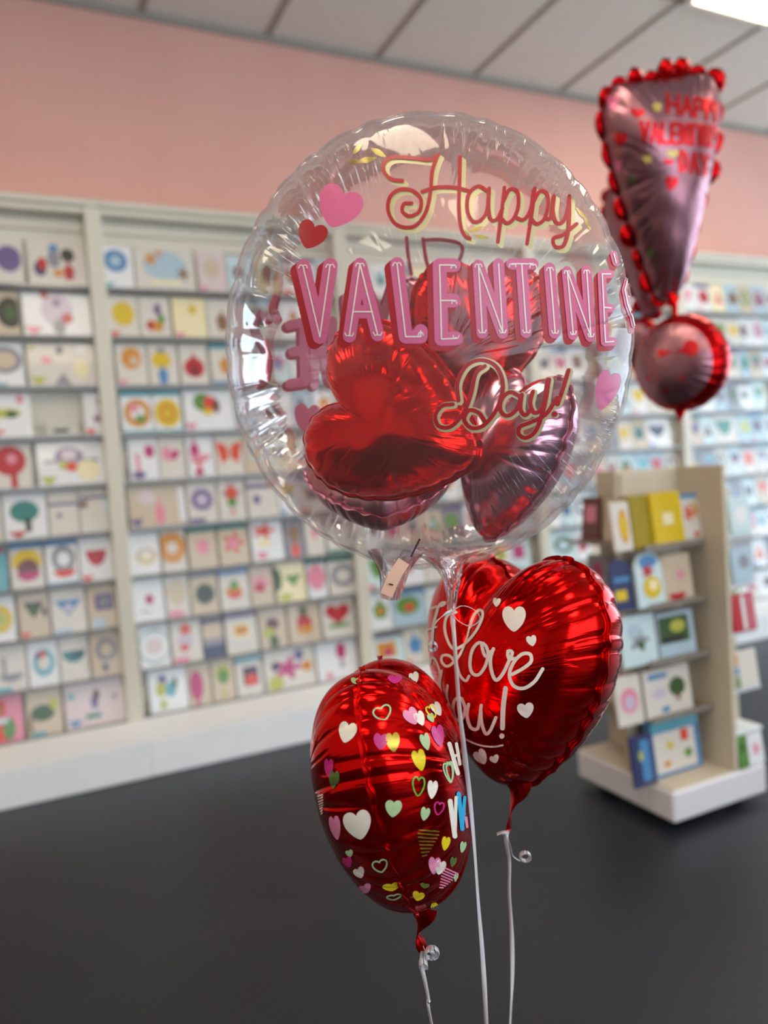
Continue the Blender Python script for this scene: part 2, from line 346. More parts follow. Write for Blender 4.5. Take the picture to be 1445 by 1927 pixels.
S1 = [
 [(-55, 45, 'purple round badge', 'w', 'v', [('o', 'v', .72, .58, .42, .5)]), (52, 165, 'red, navy and blue painted figures', 'w', 'd', [('o', 'n', .2, .4, .18, .3), ('o', 'r', .24, .5, .14, .25), ('o', 'b', .45, .85, .14, .2), ('o', 's', .44, .62, .18, .34), ('o', 'k', .68, .72, .2, .26), ('t', 'r', .68, .36, .16, .34), ('o', 'o', .5, .3, .14, .14)])],
 [(-50, 36, 'dark olive round wreath', 'e', 'd', [('o', 'k', .8, .52, .5, .58), ('o', 'G', .8, .52, .25, .3)]), (42, 172, 'lilac swirl and a red blossom', 'W', 'd', [('o', 'L', .5, .6, .4, .62), ('o', 'v', .5, .76, .1, .14), ('o', 'r', .64, .42, .15, .2), ('o', 'r', .33, .93, .1, .12), ('o', 's', .52, .22, .16, .3), ('d', 'P', .14, .12, .3, .2)])],
 [(-50, 46, 'grey blue oval frame', 'W', 't', [('o', 's', .62, .6, .62, .5), ('o', 'e', .62, .6, .4, .32), ('q', 't', .5, .04, .3, .1)]), (52, 182, 'lilac present and small party dots', 'w', 's', [('o', 'n', .48, .82, .09, .16), ('a', 's', .5, .14, .26, .3), ('o', 'l', .07, .88, .07, .12), ('d', 'l', .14, .12, .26, .2), ('o', 'P', .28, .6, .14, .14), ('o', 'c', .78, .4, .2, .34), ('o', 'W', .8, .85, .14, .2)])],
 [(-40, 60, 'lime leafy branch', 'W', 's', [('o', 'l', .52, .55, .5, .18), ('o', 'G', .62, .52, .2, .14), ('d', 'R', .25, .1, .5, .16), ('o', 'P', .8, .85, .12, .18)]), (158, 221, 'purple tiered cake', 'W', 'd', [('a', 'L', .55, .55, .42, .5), ('q', 'd', .55, .38, .5, .1), ('o', 'd', .52, .76, .14, .14), tagc('R')])],
 [(-50, 60, 'red lollipop tree', 'w', 'd', [('o', 'r', .62, .62, .5, .55), ('q', 'r', .68, .25, .12, .5), ('o', 'P', .66, .66, .16, .2)]), (70, 200, 'purple airplane over a green and red hill', 'W', 'k', [('o', 'v', .47, .66, .36, .36), ('o', 'L', .47, .7, .2, .2), ('q', 's', .5, .55, .8, .07), ('o', 'l', .38, .46, .12, .16), ('o', 'R', .5, .42, .16, .18), ('o', 'c', .74, .32, .3, .4), ('d', 'l', .15, .12, .26, .2)])],
 [(-40, 3, 'plain pale border', 'w', 's', []), (6, 90, 'teal round tree', 'W', 's', [('o', 'T', .48, .6, .58, .4), ('q', 'k', .55, .3, .14, .3), ('d', 'r', .3, .1, .5, .14)]), (92, 150, 'thin purple band and tiny star', 'w', 's', [('q', 'v', .5, .7, 1, .07), ('s', 'v', .35, .45, .2, .14)]), (151, 213, 'purple band and maroon bow', 'w', 't', [('q', 'v', .5, .8, 1, .07), ('B', 'd', .1, .66, .3, .2), ('q', 'C', .85, .6, .2, .3)])],
 [(-45, 14, 'solid teal blue front', 't', 't', [('o', 'r', .8, .9, .3, .1)]), (20, 84, 'yellow, maroon and magenta burger', 'w', 'b', [band('b'), ('o', 'y', .5, .6, .76, .44), ('o', 'd', .52, .45, .56, .34), ('u', 'm', .52, .27, .6, .16)]), (88, 150, 'grey arch over an orange bowl, blue edges', 'W', 'b', [band('b'), ('O', 's', .55, .58, .64, .5), ('u', 'R', .55, .25, .6, .14), ('q', 'b', .5, .03, 1, .06)]), (152, 220, 'red bowl', 'W', 'd', [('u', 'r', .48, .52, .5, .3), tagc('R')])],
 [(-40, 30, 'yellow and green ring', 'W', 's', [('O', 'y', .6, .5, .56, .5), ('o', 'l', .6, .5, .3, .26)]), (36, 95, 'black mortarboard hat', 'e', 's', [('d', 'k', .5, .6, .7, .36), ('o', 'G', .5, .62, .34, .2), ('q', 'k', .85, .55, .14, .2), tagc('R')]), (98, 165, 'blue diamond kite', 'w', 'b', [('d', 'b', .5, .56, .8, .36), ('o', 'L', .5, .56, .24, .16), ('q', 'B', .3, .06, .5, .1)]), (168, 232, 'slate purple square', 'e', 'E', [('q', 'v', .5, .6, .56, .36), ('q', 's', .5, .6, .36, .22), ('q', 'B', .3, .14, .4, .2)])],
 [(-40, 51, 'grey purple anchor', 'w', 'b', [('q', 's', .52, .5, .08, .5), ('u', 's', .66, .3, .44, .14), ('q', 't', .5, .06, .3, .1)]), (53, 112, 'teal and rainbow letter ring', 'W', 's', [('O', 't', .52, .52, .62, .5), ('o', 'v', .35, .68, .2, .14), ('o', 'R', .52, .7, .2, .12), ('o', 'w', .48, .5, .3, .22)]), (114, 170, 'teal whale', 'w', 's', [('u', 'T', .5, .55, .7, .22), ('q', 'n', .6, .58, .4, .08)]), (173, 235, 'grey pencil swirl', 'e', 'E', [('O', 's', .5, .6, .6, .44), ('q', 'n', .42, .2, .14, .18)])],
 [(-40, 43, 'orange red gift with green ribbon', 'P', 'P', [('q', 'R', .35, .24, .6, .36), ('o', 'g', .66, .3, .26, .4), ('q', 'R', .5, .75, .2, .34), ('q', 'C', .4, .48, .5, .1), ('o', 'g', .42, .7, .14, .2)]), (50, 118, 'green dinosaur', 'e', 't', [('o', 'G', .45, .5, .6, .3), ('o', 'l', .78, .66, .2, .24), ('q', 'E', .1, .3, .1, .4), ('q', 't', .3, .06, .4, .1)]), (123, 246, 'purple rocket and a green patch', 'p', 'b', [('t', 'v', .46, .58, .1, .3), ('o', 'd', .5, .7, .08, .2), ('q', 'T', .43, .24, .24, .1), ('o', 't', .1, .74, .1, .12), ('d', 'b', .14, .12, .24, .16), ('o', 's', .78, .6, .07, .1)])],
]
S2 = [
 [(192, 253, 'blue lace roundel', 'W', 's', [('o', 'b', .45, .66, .64, .44), ('o', 'B', .45, .66, .3, .22), tagc('t')]), (255, 368, 'gold blossoms on pale blue', 'w', 's', [('o', 'B', .5, .6, .62, .6), ('f', 'o', .27, .75, .2, .3), ('f', 'o', .42, .9, .12, .16), ('f', 'E', .8, .42, .18, .3), ('q', 'c', .5, .22, .5, .1)]), (372, 428, 'pale pink roundel', 'p', 'P', [('o', 'e', .5, .6, .5, .4), tagc('P')])],
 [(204, 262, 'yellow balloon', 'w', 'd', [('o', 'y', .5, .56, .64, .48), tagc('R')]), (263, 322, 'red, yellow and blue fruit', 'w', 's', [('o', 'r', .36, .3, .28, .2), ('o', 'o', .58, .28, .3, .22), ('o', 'v', .6, .68, .2, .24), ('o', 'g', .7, .46, .2, .2)]), (326, 390, 'cream heart wings', 'c', 'd', [('h', 'c', .45, .6, .8, .6), ('o', 'y', .6, .7, .2, .2), tagc('P')]), (391, 447, 'small brown bear', 'w', 's', [('t', 'E', .5, .45, .36, .4)])],
 [(220, 279, 'brown and gold ring', 'w', 'o', [('o', 'o', .5, .64, .56, .44), ('o', 'e', .58, .58, .24, .18), tagc('P')]), (281, 337, 'yellow lantern', 'w', 's', [('o', 'y', .44, .6, .56, .36), ('t', 'b', .46, .26, .3, .4), ('q', 's', .46, .84, .24, .12)]), (340, 394, 'red ladybird', 'w', 's', [('o', 'r', .5, .42, .62, .4), ('a', 'r', .5, .6, .4, .34), ('q', 'k', .5, .36, .14, .24)]), (398, 452, 'orange figure with blue edges', 'w', 'n', [band('t'), ('t', 'o', .55, .5, .4, .36), ('q', 'b', .5, .05, 1, .1)])],
 [(229, 289, 'pastel ring in a teal frame', 'W', 't', [band('t', .93), ('O', 'o', .52, .48, .74, .56), ('o', 'P', .42, .6, .24, .2), ('o', 'g', .6, .34, .3, .16), ('q', 't', .5, .04, 1, .07)]), (290, 344, 'yellow dial in a teal frame', 'W', 't', [band('t', .93), ('o', 'y', .5, .46, .8, .58), ('O', 'o', .5, .46, .5, .36), ('q', 't', .5, .04, 1, .07)]), (348, 442, 'green and red parrot', 'W', 'k', [('o', 'g', .38, .7, .3, .36), ('o', 'R', .54, .66, .22, .32), ('o', 'y', .48, .46, .18, .14), ('o', 'd', .66, .6, .12, .3), ('d', 'P', .12, .1, .24, .2)])],
 [(244, 300, 'pink and purple scribbles', 'W', 's', [('q', 'P', .3, .4, .14, .5), ('o', 'm', .72, .68, .3, .26), ('o', 'v', .3, .14, .4, .16)]), (301, 351, 'magenta heart', 'w', 's', [('h', 'm', .55, .55, .44, .24), ('o', 'P', .3, .6, .3, .3)]), (354, 406, 'pink flamingo', 'W', 's', [('t', 'm', .3, .65, .3, .5), ('u', 'P', .5, .45, .66, .16), ('q', 'R', .42, .3, .14, .2), ('o', 'm', .4, .12, .3, .14)]), (408, 462, 'red butterfly', 'w', 's', [('B', 'R', .5, .58, .8, .5), ('q', 'e', .5, .58, .1, .4)])],
 [(244, 352, 'pink figure on beige', 'e', 'V', [('t', 'P', .53, .36, .16, .5), ('o', 'p', .32, .72, .3, .3), ('d', 'v', .12, .12, .24, .2), ('q', 'W', .94, .5, .12, .8)]), (355, 412, 'lilac round badge', 'w', 'v', [('o', 'L', .5, .56, .66, .46), ('O', 'v', .5, .56, .6, .42), ('q', 'v', .3, .06, .5, .12)]), (414, 466, 'red tulip in leaves', 'w', 's', [('d', 's', .5, .56, .8, .3), ('t', 'R', .5, .7, .4, .34), ('o', 'g', .5, .44, .3, .2), ('a', 'R', .5, .24, .14, .14)]), (469, 528, 'purple band and red corner', 'w', 's', [('q', 'v', .5, .78, 1, .1), ('o', 'r', .85, .84, .24, .16), ('o', 'v', .3, .46, .2, .2)])],
 [(245, 303, 'cream cake', 'W', 's', [('u', 'c', .55, .34, .7, .2), ('O', 'e', .55, .45, .6, .3)]), (306, 353, 'orange doughnut', 'w', 's', [('O', 'o', .45, .58, .95, .62), ('O', 'o', .45, .58, .7, .44)]), (357, 412, 'faint coral bird on beige, teal edge', 'e', 'T', [band('T'), ('o', 'P', .52, .52, .4, .3)]), (415, 472, 'coral rose on beige, teal edge', 'e', 'T', [band('T'), ('f', 'R', .5, .54, .64, .46), ('o', 'P', .5, .54, .3, .22)]), (477, 538, 'orange crab on bright white', 'W', 's', [('f', 'R', .42, .76, .66, .34), ('o', 'P', .3, .16, .3, .16), ('o', 'c', .4, .46, .4, .2)]), (541, 578, 'grey tree', 's', 's', [('o', 'E', .5, .6, .5, .4), ('o', 'R', .5, .2, .4, .3)]), (580, 616, 'faint pink branch', 'w', 's', [('o', 'P', .5, .6, .3, .3)]), (619, 682, 'black spot, teal edge', 'w', 't', [band('T', .04), ('o', 'k', .4, .8, .3, .2)])],
 [(249, 312, 'small maroon balloon', 'W', 's', [('o', 'm', .55, .52, .22, .2), ('q', 's', .4, .25, .3, .03)]), (314, 360, 'pink corner', 'w', 'P', [('o', 'e', .5, .6, .7, .5), ('o', 'P', .4, .1, .6, .16)]), (362, 415, 'dark green wreath', 'e', 's', [band('s'), ('O', 'G', .52, .48, .62, .42), ('o', 'k', .52, .48, .4, .28)]), (418, 474, 'orange and green bouquet, blue edge', 'w', 'b', [band('b', .92), ('o', 'o', .48, .44, .5, .24), ('o', 'g', .5, .6, .24, .2), ('o', 'R', .5, .36, .4, .14)]), (476, 520, 'dusty rose flower', 'e', 's', [('f', 'P', .46, .56, .8, .44), ('o', 'r', .4, .46, .4, .2)]), (524, 581, 'green leaf spray on cream', 'c', 'l', [('d', 'g', .6, .52, .6, .3), ('o', 'l', .3, .14, .4, .16), ('o', 'G', .05, .6, .3, .5)]), (584, 621, 'pink rose', 'W', 't', [band('T'), ('o', 'P', .5, .54, .8, .56)]), (624, 682, 'grey brown wreath', 'w', 't', [band('T'), ('O', 's', .5, .5, .7, .5)])],
 [(264, 322, 'pink cloud in a pale green ring', 'W', 's', [('O', 'T', .5, .5, .9, .66), ('O', 'W', .5, .5, .86, .6), ('o', 'p', .5, .5, .5, .3)]), (325, 384, 'red hat and lilac trail', 'w', 'P', [('o', 'R', .5, .78, .3, .24), ('o', 'L', .46, .5, .4, .3), ('o', 'R', .42, .36, .26, .14), ('q', 'P', .3, .08, .5, .14)]), (386, 425, 'navy striped', 'e', 'n', [band('n', .9), ('q', 's', .5, .4, 1, .16), ('q', 'n', .5, .16, 1, .3)]), (429, 490, 'gold gift box', 'w', 't', [('q', 'c', .5, .56, .56, .34), ('q', 'o', .5, .56, .4, .22), ('q', 'v', .5, .93, 1, .1)]), (493, 546, 'dark red posy in a green pot', 'e', 's', [('o', 'd', .5, .6, .4, .26), ('o', 'l', .36, .4, .4, .2), ('t', 'G', .5, .2, .3, .3)]), (549, 610, 'red and yellow pineapple', 'e', 's', [('o', 'r', .5, .5, .4, .36), ('o', 'o', .5, .34, .44, .18), ('s', 'G', .5, .8, .3, .3)]), (613, 675, 'red strawberry heart', 'w', 's', [('h', 'r', .5, .58, .66, .46), ('o', 'g', .5, .32, .6, .1)])],
 [(282, 356, 'purple and blue hummingbird', 'W', 's', [('o', 'v', .36, .76, .2, .2), ('o', 'l', .3, .55, .22, .3), ('o', 't', .56, .52, .24, .3), ('o', 'G', .68, .66, .1, .24), ('q', 'l', .34, .2, .16, .2)]), (357, 401, 'magenta balloon', 'e', 's', [('o', 'm', .36, .5, .5, .6), ('a', 'm', .36, .1, .2, .14)]), (403, 447, 'olive green tree', 'e', 's', [('o', 'l', .5, .66, .56, .4), ('o', 'g', .5, .6, .4, .3), ('q', 'l', .46, .2, .1, .3)]), (449, 500, 'dark window with orange fire, teal edge', 'w', 't', [band('t', .9), ('q', 'V', .55, .5, .56, .44), ('o', 'R', .56, .4, .4, .26)]), (503, 600, 'magenta, purple and orange flowers', 'w', 'l', [('f', 'm', .46, .52, .5, .5), ('o', 'v', .7, .8, .16, .24), ('o', 'o', .84, .5, .16, .22), ('o', 'l', .2, .2, .26, .3), ('o', 'V', .22, .6, .14, .2)]), (603, 680, 'dark pink hot air balloon', 'W', 's', [('o', 'm', .62, .72, .2, .36), ('t', 's', .62, .4, .1, .16), ('o', 'P', .28, .14, .14, .14)])],
]
used_to = {}
def row_cards(sec, rowy, ref, x_end):
    for r, row in enumerate(sec):
        n = 0
        for (a, b_, what, bg, env, mo) in row:
            A = on_y(a, rowy[r], 3.585).x; B = on_y(b_, rowy[r], 3.585).x
            n += 1
            col = {'e': 'beige', 'c': 'cream', 't': 'teal', 's': 'grey', 'p': 'pale pink', 'P': 'pink'}.get(bg, 'white')
            lab = '%s card with %s, %s, %s' % (col, what, ROWW[r], ref)
            add_card((A + B) / 2, ROWZ[r] - .002, B - A - .003, .199, bg, mo, env, lab)
            used_to[(ref, r)] = B
row_cards(S1, ROWY1, 'leftmost rack', .34)
row_cards(S2, ROWY2, 'second rack', 1.5)
BGS = 'wwwwwWWWWWWWCCCBBcees'; MS = 'rRmyogGlvVkbBtTPdsnE'
NOUN = dict(o='disc', f='flower', h='heart', t='vase shape', B='butterfly', a='cone', O='ring', s='starburst', q='square', u='bowl')
def rand_card(r2):
    bg = r2.choice(BGS); ks = r2.choice('ofhtBaOsqu'); mc = r2.choice(MS)
    if mc == bg: mc = 'r'
    mo = []
    if r2.random() < .25: mo.append(band(r2.choice('tTbvs')))
    mo.append((ks, mc, .5 + r2.uniform(-.1, .1), .56, .6, .42))
    if r2.random() < .5: mo.append(('o', r2.choice(MS), .5, .5, .24, .18))
    if r2.random() < .4: mo.append(tagc(r2.choice('PRtlb')))
    env = r2.choice('ssstdnwbkE')
    return bg, mo, env, '%s card with %s %s' % (WORD[bg], WORD[mc], NOUN[ks])
SECN = ['', '', 'second rack', 'third rack', 'fourth rack', 'fifth rack', 'sixth rack']
rest = MB(); restm = []
r2 = random.Random(11)
for k in (2, 3, 4, 5, 6):
    a, bq = POSTS[k] + .075, POSTS[k + 1] - .005
    for r in range(10):
        x = a
        if k == 2: x = used_to[('second rack', r)] + .003
        n = len(S2[r]) if k == 2 else 0
        while x < bq - .07:
            w_ = r2.choice((.105, .115, .125, .13)) + (.08 if r2.random() < .08 else 0)
            if x + w_ > bq: w_ = bq - x
            n += 1
            bg, mo, env, lab = rand_card(r2)
            gap = r2.random() < .03
            h_ = r2.uniform(.186, .201)
            if not gap:
                if N_CARD[0] < 300 and not (k == 6):
                    add_card(x + w_ / 2, ROWZ[r] - .002, w_ - .002, h_, bg, mo, env, '%s, %s across, %s, %s' % (lab, ORD[n - 1], ROWW[r], SECN[k]))
                else:
                    bd, en, mm = card_geo(w_ - .002, h_, bg, mo, env)
                    for q, cc in [(bd, bg), (en, env)] + mm:
                        if cm(cc) not in restm: restm.append(cm(cc))
                        rest.add([(v[0] + x + w_ / 2, v[1] + 3.592, v[2] + ROWZ[r] - .002) for v in q.V], q.F, restm.index(cm(cc)))
            x += w_ + .004
o = rest.build('greeting_cards', restm)
tag(o, 'blurred greeting cards on the farthest wall racks toward the right edge', 'greeting cards', kind='stuff')
# empty pocket holding a dark price tag, fourth row left
pp = on_y(116, 812, 3.58)
b = MB(); b.box(pp.x - .06, pp.x + .06, 3.578, 3.582, ROWZ[3] + .003, ROWZ[3] + .045); b.box(pp.x - .03, pp.x + .03, 3.574, 3.578, ROWZ[3] + .016, ROWZ[3] + .030, 1)
tag(b.build('price_ticket', [mat('clear pocket', 'c9c3b6', .3), mat('dark tag', '2c3020', .5)]), 'small dark price ticket on an empty pocket in the left rack', 'price ticket')

# ------------------------------------------------------------------ beige four-way stand with children's packs
GX0, GX1, GY0, GY1 = 1.85, 2.30, 1.835, 2.32
GPX, GPY = 2.165, 2.035        # the panel facing left; the panel facing the camera
gt = thing('display_stand', 'beige free-standing four-way display stand on a low white plinth, right of the red hearts', 'display stand', ((GX0 + GX1) / 2, (GY0 + GY1) / 2, 0))
b = MB(); b.box(GX0, GX1, GY0, GY1, .03, .135); bevel(b.build('plinth', mat('white plinth', 'dcd8dc', .4), gt), .012, 3)
b = MB(); b.box(GX0 + .012, GX1 - .012, GY0 + .012, GY1 - .012, .135, .14); b.build('deck', M_GONB, gt)
b = MB()
for x in (GX0 + .06, GX1 - .1):
    for y in (GY0 + .06, GY1 - .1): b.box(x, x + .04, y, y + .04, 0, .03)
b.build('castor', mat('black castor', '1c1c1c', .6), gt)
GT = 1.205
for (x0, x1, y0, y1) in ((GPX - .018, GPX, GY0 + .005, GPY), (GX0 + .005, GPX, GPY, GPY + .018), (GX0 + .16, GX0 + .178, GPY + .018, GY1 - .005), (GPX, GX1 - .005, GPY - .1, GPY - .082)):
    b = MB(); b.box(x0, x1, y0, y1, .14, GT if x0 < 2.16 else GT - .09); bevel(b.build('panel', M_GON, gt), .003)
b = MB(); b.box(GX0 + .02, GPX - .12, GPY - .012, GPY, GT - .13, GT - .01); b.build('header_board', M_GONB, gt)
M_SH = mat('wire shelf', '8a8078', .4)
GS = [.94, .74, .545, .35]
for z in GS:
    b = MB(); b.box(GX0 + .015, GPX - .02, GPY - .11, GPY, z - .008, z); b.box(GX0 + .015, GPX - .02, GPY - .115, GPY - .11, z - .008, z + .012); b.build('shelf', M_SH, gt)
for z in (.96, .79, .62, .42, .27):
    b = MB(); b.box(GPX, GX1, GY0 + .01, GPY - .1, z - .014, z); bevel(b.build('shelf', mat('white shelf', 'e4e8ec', .4), gt), .003)
for z in (.95, .74, .53, .34):
    b = MB(); b.box(GX0 - .0, GX0 + .16, GPY + .03, GY1, z - .008, z); b.build('shelf', M_SH, gt)
def item(name, cat, label, x0, x1, z0, h, y, th, bg, shapes, face='y', lean_=.12, arch=False):
    # a flat pack standing on its shelf, leaning back
    t = thing(name, label, cat, ((x0 + x1) / 2, y, z0))
    W_ = x1 - x0; cx = (x0 + x1) / 2
    def tr(p):
        u, d, v = p; yy = y + d * math.cos(lean_) + v * math.sin(lean_); zz = z0 + .001 + v * math.cos(lean_) + (th - d) * math.sin(lean_) * .3
        return (cx + u, yy, zz) if face == 'y' else (yy - y + x_face, cy_face - u, zz)
    if face == 'x':
        x_face, cy_face = y, cx
        t.location = (y, cx, z0)
    b = MB(); b.box(-W_ / 2, W_ / 2, 0, th, 0, h)
    if arch:
        n = 12; b = MB()
        prof = [(-W_ / 2, 0), (W_ / 2, 0), (W_ / 2, h * .7)] + [(W_ / 2 * math.cos(a), h * .7 + h * .3 * math.sin(a)) for a in [math.pi * i / n for i in range(1, n)]] + [(-W_ / 2, h * .7)]
        k = len(prof)
        b.add([(u, 0, v) for u, v in prof] + [(u, th, v) for u, v in prof], [tuple(range(k)), tuple(range(2 * k - 1, k - 1, -1))] + [(i, i + k, (i + 1) % k + k, (i + 1) % k) for i in range(k)])
    b.V = [tr(v) for v in b.V]; bevel(b.build('cover', cm(bg), t), .0015, 1)
    mb = MB(); ms = []
    for k, (kind, col, sx, sy, sw, sh) in enumerate(shapes):
        pts = shape2d(kind); pl = [((sx - .5 + p[0] * sw) * W_, -.0006 - k * .0003, (sy + p[1] * sh) * h) for p in pts]
        cc = ((sx - .5) * W_, -.0006 - k * .0003, sy * h)
        if cm(col) not in ms: ms.append(cm(col))
        mb.add([tr(cc)] + [tr(p) for p in pl], [(0, 1 + i, 1 + (i + 1) % len(pl)) for i in range(len(pl))], ms.index(cm(col)))
    if ms: mb.build('picture', ms, t)
    return t
def gz(px0, px1, py): return on_y(px0, py, GPY - .1).x, on_y(px1, py, GPY - .1).x
def zpx(zx): return 1060 + zx / 2.535
YB = GPY - .1
def front(name, cat, label, a, c, row, h, bg, shapes, y=None, th=.012, arch=False, lean_=.12):
    zs = GS + [.14]; ymid = [990, 1100, 1210, 1310, 1420][row]
    x0, x1 = gz(zpx(a), zpx(c), ymid)
    item(name, cat, label, x0, x1, zs[row], h, y or YB, th, bg, shapes, arch=arch, lean_=lean_)
front('picture_book', 'book', 'cream book with a yellow figure at the left of the stand\'s top shelf', 245, 332, 0, .165, 'w', [('o', 'o', .6, .5, .5, .7), ('o', 'y', .6, .5, .34, .5)])
front('picture_book', 'book', 'thick dark yellow book showing its plain side, on the stand\'s top shelf', 338, 430, 0, .18, 'Y', [('q', 'Y', .5, .5, .96, .96)], th=.03)
front('picture_book', 'book', 'bright yellow book with a small white label, front of the stand\'s top shelf', 428, 570, 0, .185, 'y', [('q', 'c', .5, .5, .34, .22), ('q', 'c', .5, .03, .96, .05)], y=YB - .012)
front('picture_book', 'book', 'pale book with red orange drawing and blue top, right end of the stand\'s top shelf', 575, 665, 0, .17, 'w', [('q', 'b', .5, .95, 1, .1), ('f', 'R', .4, .6, .5, .4), ('f', 'o', .75, .65, .36, .46), ('o', 'R', .7, .15, .3, .12)])
front('toy_bag', 'toy pack', 'dark navy pack with yellow writing marks on the stand\'s second shelf', 236, 345, 1, .175, 'n', [('q', 'y', .4, .3, .5, .2), ('q', 'b', .5, .6, .7, .1)], arch=True)
front('toy_pack', 'toy pack', 'blue rounded pack with a yellow dial and red top, second shelf of the stand', 345, 475, 1, .185, 'C', [('o', 'b', .5, .84, .7, .24), ('f', 'r', .45, .66, .5, .3), ('o', 'y', .55, .36, .66, .42), ('o', 'c', .6, .4, .3, .2)], y=YB - .014, arch=True)
front('activity_pack', 'toy pack', 'beige pack with faint red print at the right of the stand\'s second shelf', 490, 625, 1, .165, 'e', [('f', 'P', .6, .55, .4, .3), ('u', 'r', .4, .1, .6, .16)])
front('toy_pack', 'toy pack', 'clear pale blue bag of small parts on the stand\'s third shelf', 285, 455, 2, .17, 'C', [('f', 's', .5, .5, .6, .5), ('o', 'B', .4, .7, .4, .3), ('o', 'G', .55, .4, .2, .16)])
front('toy_pack', 'toy pack', 'grey blue framed pack with dark green scene, third shelf of the stand', 460, 640, 2, .165, 's', [('q', 'B', .5, .5, .94, .9), ('q', 'G', .45, .6, .8, .56), ('o', 'l', .55, .66, .4, .26), ('q', 'k', .4, .4, .6, .12)])
front('puzzle', 'toy pack', 'white pack with a pink round picture on the stand\'s fourth shelf', 262, 385, 3, .165, 'w', [('o', 'P', .5, .5, .7, .52), ('o', 'L', .5, .46, .4, .3)])
front('puzzle', 'toy pack', 'beige pack with a green tree and blue letters, fourth shelf of the stand', 400, 620, 3, .165, 'w', [('o', 'G', .7, .56, .36, .4), ('q', 'E', .7, .34, .08, .14), ('q', 'b', .3, .85, .4, .1), ('o', 'L', .3, .5, .3, .2), ('o', 'b', .4, .15, .2, .12)])
front('activity_book', 'book', 'dark blue activity book at the left of the stand\'s bottom deck', 318, 425, 4, .17, 'n', [('q', 'b', .6, .5, .4, .8), ('o', 'l', .4, .6, .2, .2)], y=YB - .02)
front('craft_box', 'toy pack', 'blue boxed craft set with a white panel on the stand\'s bottom deck', 440, 665, 4, .2, 'b', [('q', 'w', .46, .4, .86, .68), ('q', 'R', .68, .62, .16, .2), ('o', 'g', .72, .3, .16, .16), ('s', 'y', .36, .5, .2, .2), ('o', 'o', .26, .2, .14, .1), ('q', 't', .5, .86, 1, .16)], th=.035)
for (lab, row, yy, ww, h, bg, sh) in (('maroon pack on the left face of the stand, top', .95, 2.26, .1, .16, 'd', [('q', 'P', .5, .6, .6, .4)]),
        ('beige pack on the left face of the stand, beside the maroon one', .95, 2.14, .09, .15, 'e', [('o', 'E', .5, .5, .4, .4)]),
        ('grey pack with a magenta oval on the left face of the stand', .74, 2.24, .12, .15, 's', [('o', 'm', .5, .5, .5, .7)]),
        ('pale blue pack on the left face of the stand, third shelf', .53, 2.2, .14, .15, 'B', [('f', 't', .5, .5, .5, .5)]),
        ('beige pack with an orange mark low on the left face of the stand', .34, 2.2, .14, .15, 'e', [('o', 'R', .5, .4, .4, .4)])):
    item('toy_pack', 'toy pack', lab, yy - ww / 2, yy + ww / 2, row, h, GX0 + .07, .012, bg, sh, face='x')
for (lab, z, x0, x1, h, bg, sh) in (('clear icy blister pack on the right side of the stand, top shelf', .96, 2.18, 2.28, .13, 'C', [('o', 'W', .5, .5, .6, .5)]),
        ('pale grey blister pack on the right side of the stand, second shelf', .79, 2.18, 2.28, .12, 'B', [('o', 's', .6, .6, .5, .4)]),
        ('red and white striped pack on the right side of the stand', .62, 2.172, 2.285, .13, 'r', [('q', 'W', .5, .5, .16, .9), ('q', 'P', .8, .5, .1, .9)]),
        ('rainbow edged pale pack on the right side of the stand', .42, 2.172, 2.285, .13, 'w', [('q', 'o', .1, .8, .14, .3), ('q', 'b', .1, .5, .14, .2), ('q', 'g', .1, .2, .14, .3)]),
        ('bright green pack at the bottom right of the stand', .14, 2.172, 2.215, .12, 'g', [('o', 'G', .5, .6, .5, .3)]),
        ('pink and white pack at the bottom right of the stand', .14, 2.22, 2.295, .11, 'W', [('f', 'P', .5, .5, .6, .5)])):
    item('toy_pack', 'toy pack', lab, x0, x1, z, h, GPY - .2, .012, bg, sh)

# ------------------------------------------------------------------ balloons
def resample(pts, n):
    pts = np.array(pts, float); d = np.r_[0, np.cumsum(np.linalg.norm(np.diff(np.r_[pts, pts[:1]], axis=0), axis=1))]
    q = np.r_[pts, pts[:1]]; t = np.linspace(0, d[-1], n, endpoint=False)
    return np.c_[np.interp(t, d, q[:, 0]), np.interp(t, d, q[:, 1])]
def heart_outline(n):
    H = [(0, .33), (.05, .405), (.14, .475), (.26, .5), (.375, .462), (.455, .375), (.497, .25), (.49, .10), (.437, -.06), (.345, -.215), (.225, -.355), (.1, -.46), (.03, -.495)]
    Rr = crom([(x, y, 0) for x, y in H], .004); full = [(p.x, p.y) for p in Rr] + [(0, -.5)] + [(-p.x, p.y) for p in Rr[::-1]][:-1]
    return resample(full, n)
def circle_outline(n):
    t = np.linspace(0, 2 * np.pi, 1200, endpoint=False); return resample(np.c_[np.cos(t) / 2, np.sin(t) / 2], n)
def exclaim_outline(n):
    pts = crom([(-.40, .5, 0), (0, .5, 0), (.40, .5, 0), (.5, .38, 0), (.46, .2, 0), (.3, -.15, 0), (.12, -.45, 0), (0, -.5, 0), (-.12, -.45, 0), (-.3, -.15, 0), (-.46, .2, 0), (-.5, .38, 0), (-.40, .5, 0)], .01)
    return resample([(p.x, p.y) for p in pts[:-1]], n)
def frame(px, py, d, yaw=0, pitch=0, roll=0, tilt=0):
    o = pix(px, py, d); z = (EYE - o).normalized(); x = UP.cross(z).normalized(); y = z.cross(x)
    Bm = Matrix((x, y, z)).transposed()
    R = Matrix.Rotation(math.radians(tilt), 3, 'X') @ Matrix.Rotation(math.radians(roll), 3, 'Z') @ Matrix.Rotation(math.radians(yaw), 3, 'Y') @ Matrix.Rotation(math.radians(pitch), 3, 'X')
    Mx = (Bm @ R).to_4x4(); Mx.translation = o; return Mx
